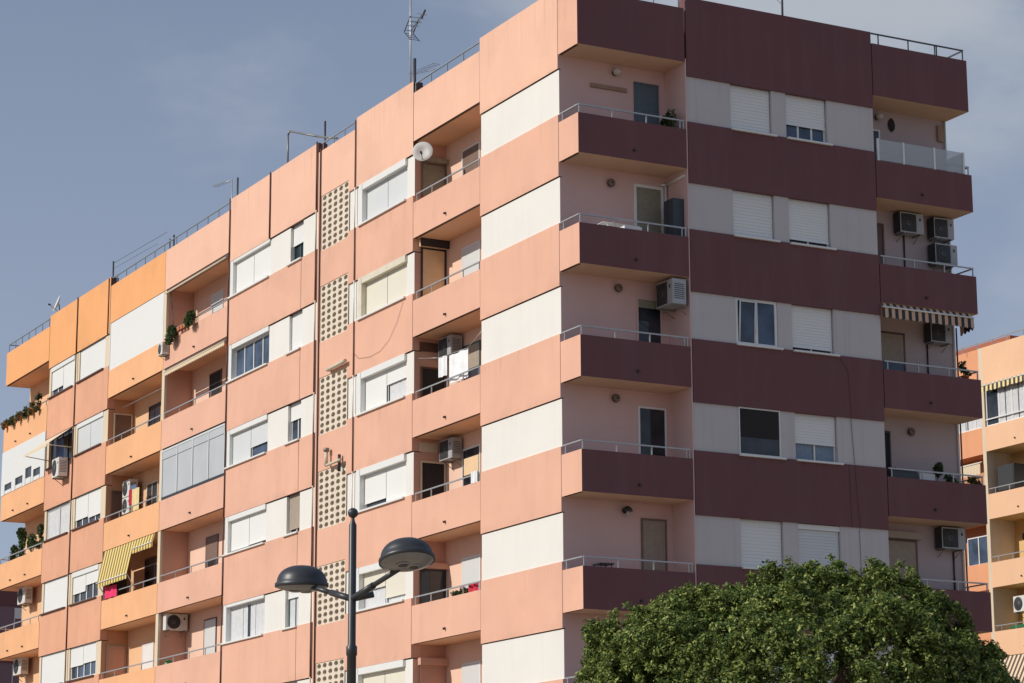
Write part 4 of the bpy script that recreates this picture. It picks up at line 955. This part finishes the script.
# ------------------------------------------------------------------ tree
def tree(base, cz, rx, rz, lab, ncl, nleaf, size):
    t = thing('broadleaf_tree', lab, 'tree', base); bx, by, bz = base
    s = MB(); pts = [Vector((bx, by, bz)), Vector((bx + .05, by, bz + 1.3)), Vector((bx - .05, by + .05, cz - 1.3))]
    s.tube(pts[0], pts[1], .24, 'bark', 12, .19); s.tube(pts[1], pts[2], .19, 'bark', 12, .14)
    for k in range(9):
        g = k * 2.4; e = Vector((bx + math.cos(g) * rx * .65, by + math.sin(g) * rx * .65, cz + rz * random.uniform(-.2, .6)))
        m_ = pts[2].lerp(e, .5) + Vector((0, 0, .2)); s.tube(pts[2], m_, .09, 'bark', 8, .06); s.tube(m_, e, .06, 'bark', 7, .02)
    s.build('trunk', t)
    # clump centres over a union of lobes
    F = np.array([-math.sin(1.08), math.cos(1.08), 0]); Rv = np.array([math.cos(1.08), math.sin(1.08), 0]); O = np.array([bx, by, 0])
    cs = []; rs = []
    for (a_, z_, r_, dd) in lobes:
        cs.append(O + Rv * a_ + F * dd + np.array([0, 0, z_])); rs.append(r_)
    cs = np.array(cs); rs = np.array(rs); sub = []; sr = []
    while len(sub) < 520:            # knobbly sub-clumps over the lobes
        k = rng.choice(len(rs), p=rs ** 2 / (rs ** 2).sum()); d = rng.normal(size=3); d /= np.linalg.norm(d)
        if d[2] < -.5: continue
        q = cs[k] + d * rs[k] * .89
        if (np.linalg.norm(cs - q, axis=1) / rs < .82).any(): continue
        sub.append(q); sr.append(.10 + .22 * rng.random() ** 1.5)
    sub = np.array(sub); sr = np.array(sr); out = []
    while len(out) < ncl:
        if rng.random() < .52:
            k = rng.choice(len(sr), p=sr ** 2 / (sr ** 2).sum()); d = rng.normal(size=3); d /= np.linalg.norm(d)
            q = sub[k] + d * sr[k] * (1 - .2 * rng.random() + (.35 * rng.random() if rng.random() < .06 else 0)); lim = .80
            if rng.random() < .10: q = q + np.array([0, 0, .04 + .12 * rng.random() ** 2])
        else:
            k = rng.choice(len(rs), p=rs ** 2 / (rs ** 2).sum()); d = rng.normal(size=3); d /= np.linalg.norm(d); q = cs[k] + d * rs[k] * (.80 + .19 * rng.random() ** .7); lim = .76
        if (np.linalg.norm(cs - q, axis=1) / rs < lim).any() and rng.random() < .985: continue
        out.append(q)
    leaves('crown', out, nleaf, size, (.105, .105, .10), 'tree_leaf', t, elong=1.9, heart=(bx, by, 3.9))
    return t
S_ = 1 / 59.85
def lobe(px, py, rp, dd): return ((px - 795) * S_, 5.13 + (683 - py) / 61., rp * S_, dd)
lobes = [lobe(640, 664, 52, .3), lobe(634, 694, 46, -.3), lobe(688, 652, 60, .1), lobe(668, 700, 70, -1.3), lobe(742, 652, 66, -.2), lobe(735, 715, 85, -1.6), lobe(822, 648, 82, .3), lobe(790, 680, 85, -1.4),
         lobe(880, 638, 72, .2), lobe(860, 690, 85, -1.5), lobe(938, 668, 58, .3), lobe(925, 715, 75, -1.0), lobe(975, 700, 46, .4), lobe(795, 740, 120, -1.6), lobe(700, 750, 100, .6), lobe(880, 750, 110, .8), lobe(815, 650, 85, 1.8), lobe(715, 670, 70, 1.7), lobe(900, 680, 75, 1.9),
         lobe(655, 612, 16, .2), lobe(712, 595, 15, 0), lobe(822, 573, 16, .2), lobe(905, 576, 18, .1), lobe(608, 640, 18, .1), lobe(958, 622, 20, .2), lobe(765, 590, 16, -.2)]
tree((18.15, -5.75, .12), 5.0, 2.4, 1.6, 'dense round green broadleaf tree standing in front of the maroon facade', 11500, 40, .037)

# ------------------------------------------------------------------ ground
def sheetg(name, x0, x1, y0, y1, z, mat):
    s = MB(); s.face([(x0, y0, z), (x1, y0, z), (x1, y1, z), (x0, y1, z)], mat); return struct(s.build(name))
paint('ground_paint', (.20, .16, .125), var=.15, streak=0, scale=.2); paint('asphalt', (.05, .05, .052), var=.2, streak=0, scale=.8); paint('paving', (.44, .35, .24), var=.12, streak=0, scale=1.5)
sheetg('ground', -900, 900, -900, 900, 0, 'ground_paint')
sheetg('road', -140, 140, -12.5, -5.5, .004, 'asphalt')
s = MB()
for k in range(40): s.face([(-138 + k * 7, -9.06, .008), (-135 + k * 7, -9.06, .008), (-135 + k * 7, -8.94, .008), (-138 + k * 7, -8.94, .008)], 'white_paint')
struct(s.build('road_markings'))
s = MB(); s.box(-60, 6, -5.5, -.03, -.1, .12, 'paving'); s.box(1.2, 6, -.03, 30, -.1, .119, 'paving'); struct(s.build('pavement'))
s = MB(); s.box(12, 70, -5.45 - 2, 40, -.1, .121, 'paving'); s.box(12, 80, -45, -12.5, -.1, .12, 'paving'); struct(s.build('plaza'))

# ------------------------------------------------------------------ sky and sun
SUN = Vector((-.19, -1, .654)).normalized()
w = bpy.data.worlds.new('World'); scene.world = w; w.use_nodes = True
nt = w.node_tree; N = nt.nodes; L = nt.links; bg = N['Background']
sky = N.new('ShaderNodeTexSky'); sky.sky_type = 'NISHITA'; sky.sun_disc = False
sky.sun_elevation = math.asin(SUN.z); sky.sun_rotation = math.atan2(SUN.x, SUN.y)
sky.air_density = 1.0; sky.dust_density = 1.0; sky.ozone_density = 1.0; sky.altitude = 20
tc = N.new('ShaderNodeTexCoord')
def cloud(direction, lo, hi, nlo, nhi, scale, loc, amt):
    mp = N.new('ShaderNodeMapping'); mp.inputs['Scale'].default_value = (1.0, 1.0, 2.2); mp.inputs['Location'].default_value = loc; L.new(tc.outputs['Generated'], mp.inputs[0])
    n1 = N.new('ShaderNodeTexNoise'); n1.inputs['Scale'].default_value = scale; n1.inputs['Detail'].default_value = 9; n1.inputs['Roughness'].default_value = .52; L.new(mp.outputs[0], n1.inputs['Vector'])
    dp = N.new('ShaderNodeVectorMath'); dp.operation = 'DOT_PRODUCT'; dp.inputs[1].default_value = direction; L.new(tc.outputs['Generated'], dp.inputs[0])
    m2 = N.new('ShaderNodeMapRange'); m2.interpolation_type = 'SMOOTHSTEP'; m2.inputs[1].default_value = lo; m2.inputs[2].default_value = hi; L.new(dp.outputs['Value'], m2.inputs[0])
    ad = N.new('ShaderNodeMath'); ad.operation = 'MULTIPLY_ADD'; ad.inputs[1].default_value = .55; L.new(m2.outputs[0], ad.inputs[0]); L.new(n1.outputs['Fac'], ad.inputs[2])
    m1 = N.new('ShaderNodeMapRange'); m1.interpolation_type = 'SMOOTHSTEP'; m1.inputs[1].default_value = nlo; m1.inputs[2].default_value = nhi; L.new(ad.outputs[0], m1.inputs[0])
    mu = N.new('ShaderNodeMath'); mu.operation = 'MULTIPLY'; L.new(m1.outputs[0], mu.inputs[0]); mu.inputs[1].default_value = amt
    return mu
sz = N.new('ShaderNodeSeparateXYZ'); L.new(tc.outputs['Generated'], sz.inputs[0])
el = N.new('ShaderNodeMapRange'); el.inputs[1].default_value = .12; el.inputs[2].default_value = .38; L.new(sz.outputs[2], el.inputs[0])
gr = N.new('ShaderNodeMix'); gr.data_type = 'RGBA'; L.new(el.outputs[0], gr.inputs[0]); gr.inputs[6].default_value = (4.0, 4.75, 6.2, 1); gr.inputs[7].default_value = (2.35, 3.0, 4.35, 1)
pale = N.new('ShaderNodeMix'); pale.data_type = 'RGBA'; pale.inputs[0].default_value = .86; L.new(sky.outputs[0], pale.inputs[6]); L.new(gr.outputs[2], pale.inputs[7])
c1 = cloud((-.7640, .5300, .3680), .985, .9992, .72, 1.12, 8.0, (3.1, .4, 0), .95)
c2 = cloud((-.8870, .303, .3560), -2.0, -1.9, 1.06, 1.32, 9.0, (1.3, 2.4, 0), .28)
k1 = N.new('ShaderNodeMix'); k1.data_type = 'RGBA'; L.new(c1.outputs[0], k1.inputs[0]); L.new(pale.outputs[2], k1.inputs[6]); k1.inputs[7].default_value = (4.9, 5.35, 6.0, 1)
cl = N.new('ShaderNodeMix'); cl.data_type = 'RGBA'; L.new(c2.outputs[0], cl.inputs[0]); L.new(k1.outputs[2], cl.inputs[6]); cl.inputs[7].default_value = (5.6, 5.9, 6.6, 1)
L.new(cl.outputs[2], bg.inputs[0]); bg.inputs[1].default_value = .09
ld = bpy.data.lights.new('sun', 'SUN'); ld.energy = 3.45; ld.angle = R(.53); ld.color = (1, .94, .85)
so = bpy.data.objects.new('sun', ld); COL.objects.link(so); so.rotation_euler = SUN.to_track_quat('Z', 'Y').to_euler(); so.location = (0, -40, 60)

# ------------------------------------------------------------------ camera
yaw, pitch, roll = 1.08001, .21896, -.00452
f = Vector((-math.sin(yaw) * math.cos(pitch), math.cos(yaw) * math.cos(pitch), math.sin(pitch)))
r = Vector((math.cos(yaw), math.sin(yaw), 0)); u = r.cross(f)
r2 = r * math.cos(roll) + u * math.sin(roll); u2 = -r * math.sin(roll) + u * math.cos(roll)
cd = bpy.data.cameras.new('camera'); cam = bpy.data.objects.new('camera', cd); COL.objects.link(cam)
cam.matrix_world = Matrix(((r2.x, u2.x, -f.x, 53.2756), (r2.y, u2.y, -f.y, -29.8225), (r2.z, u2.z, -f.z, 1.6), (0, 0, 0, 1)))
cd.sensor_width = 36; cd.lens = 2513.66 / 1024 * 36; cd.clip_end = 3000
scene.camera = cam
vs = scene.view_settings; vs.view_transform = 'Standard'; vs.look = 'None'; vs.exposure = 0; vs.gamma = 1; vs.use_curve_mapping = False
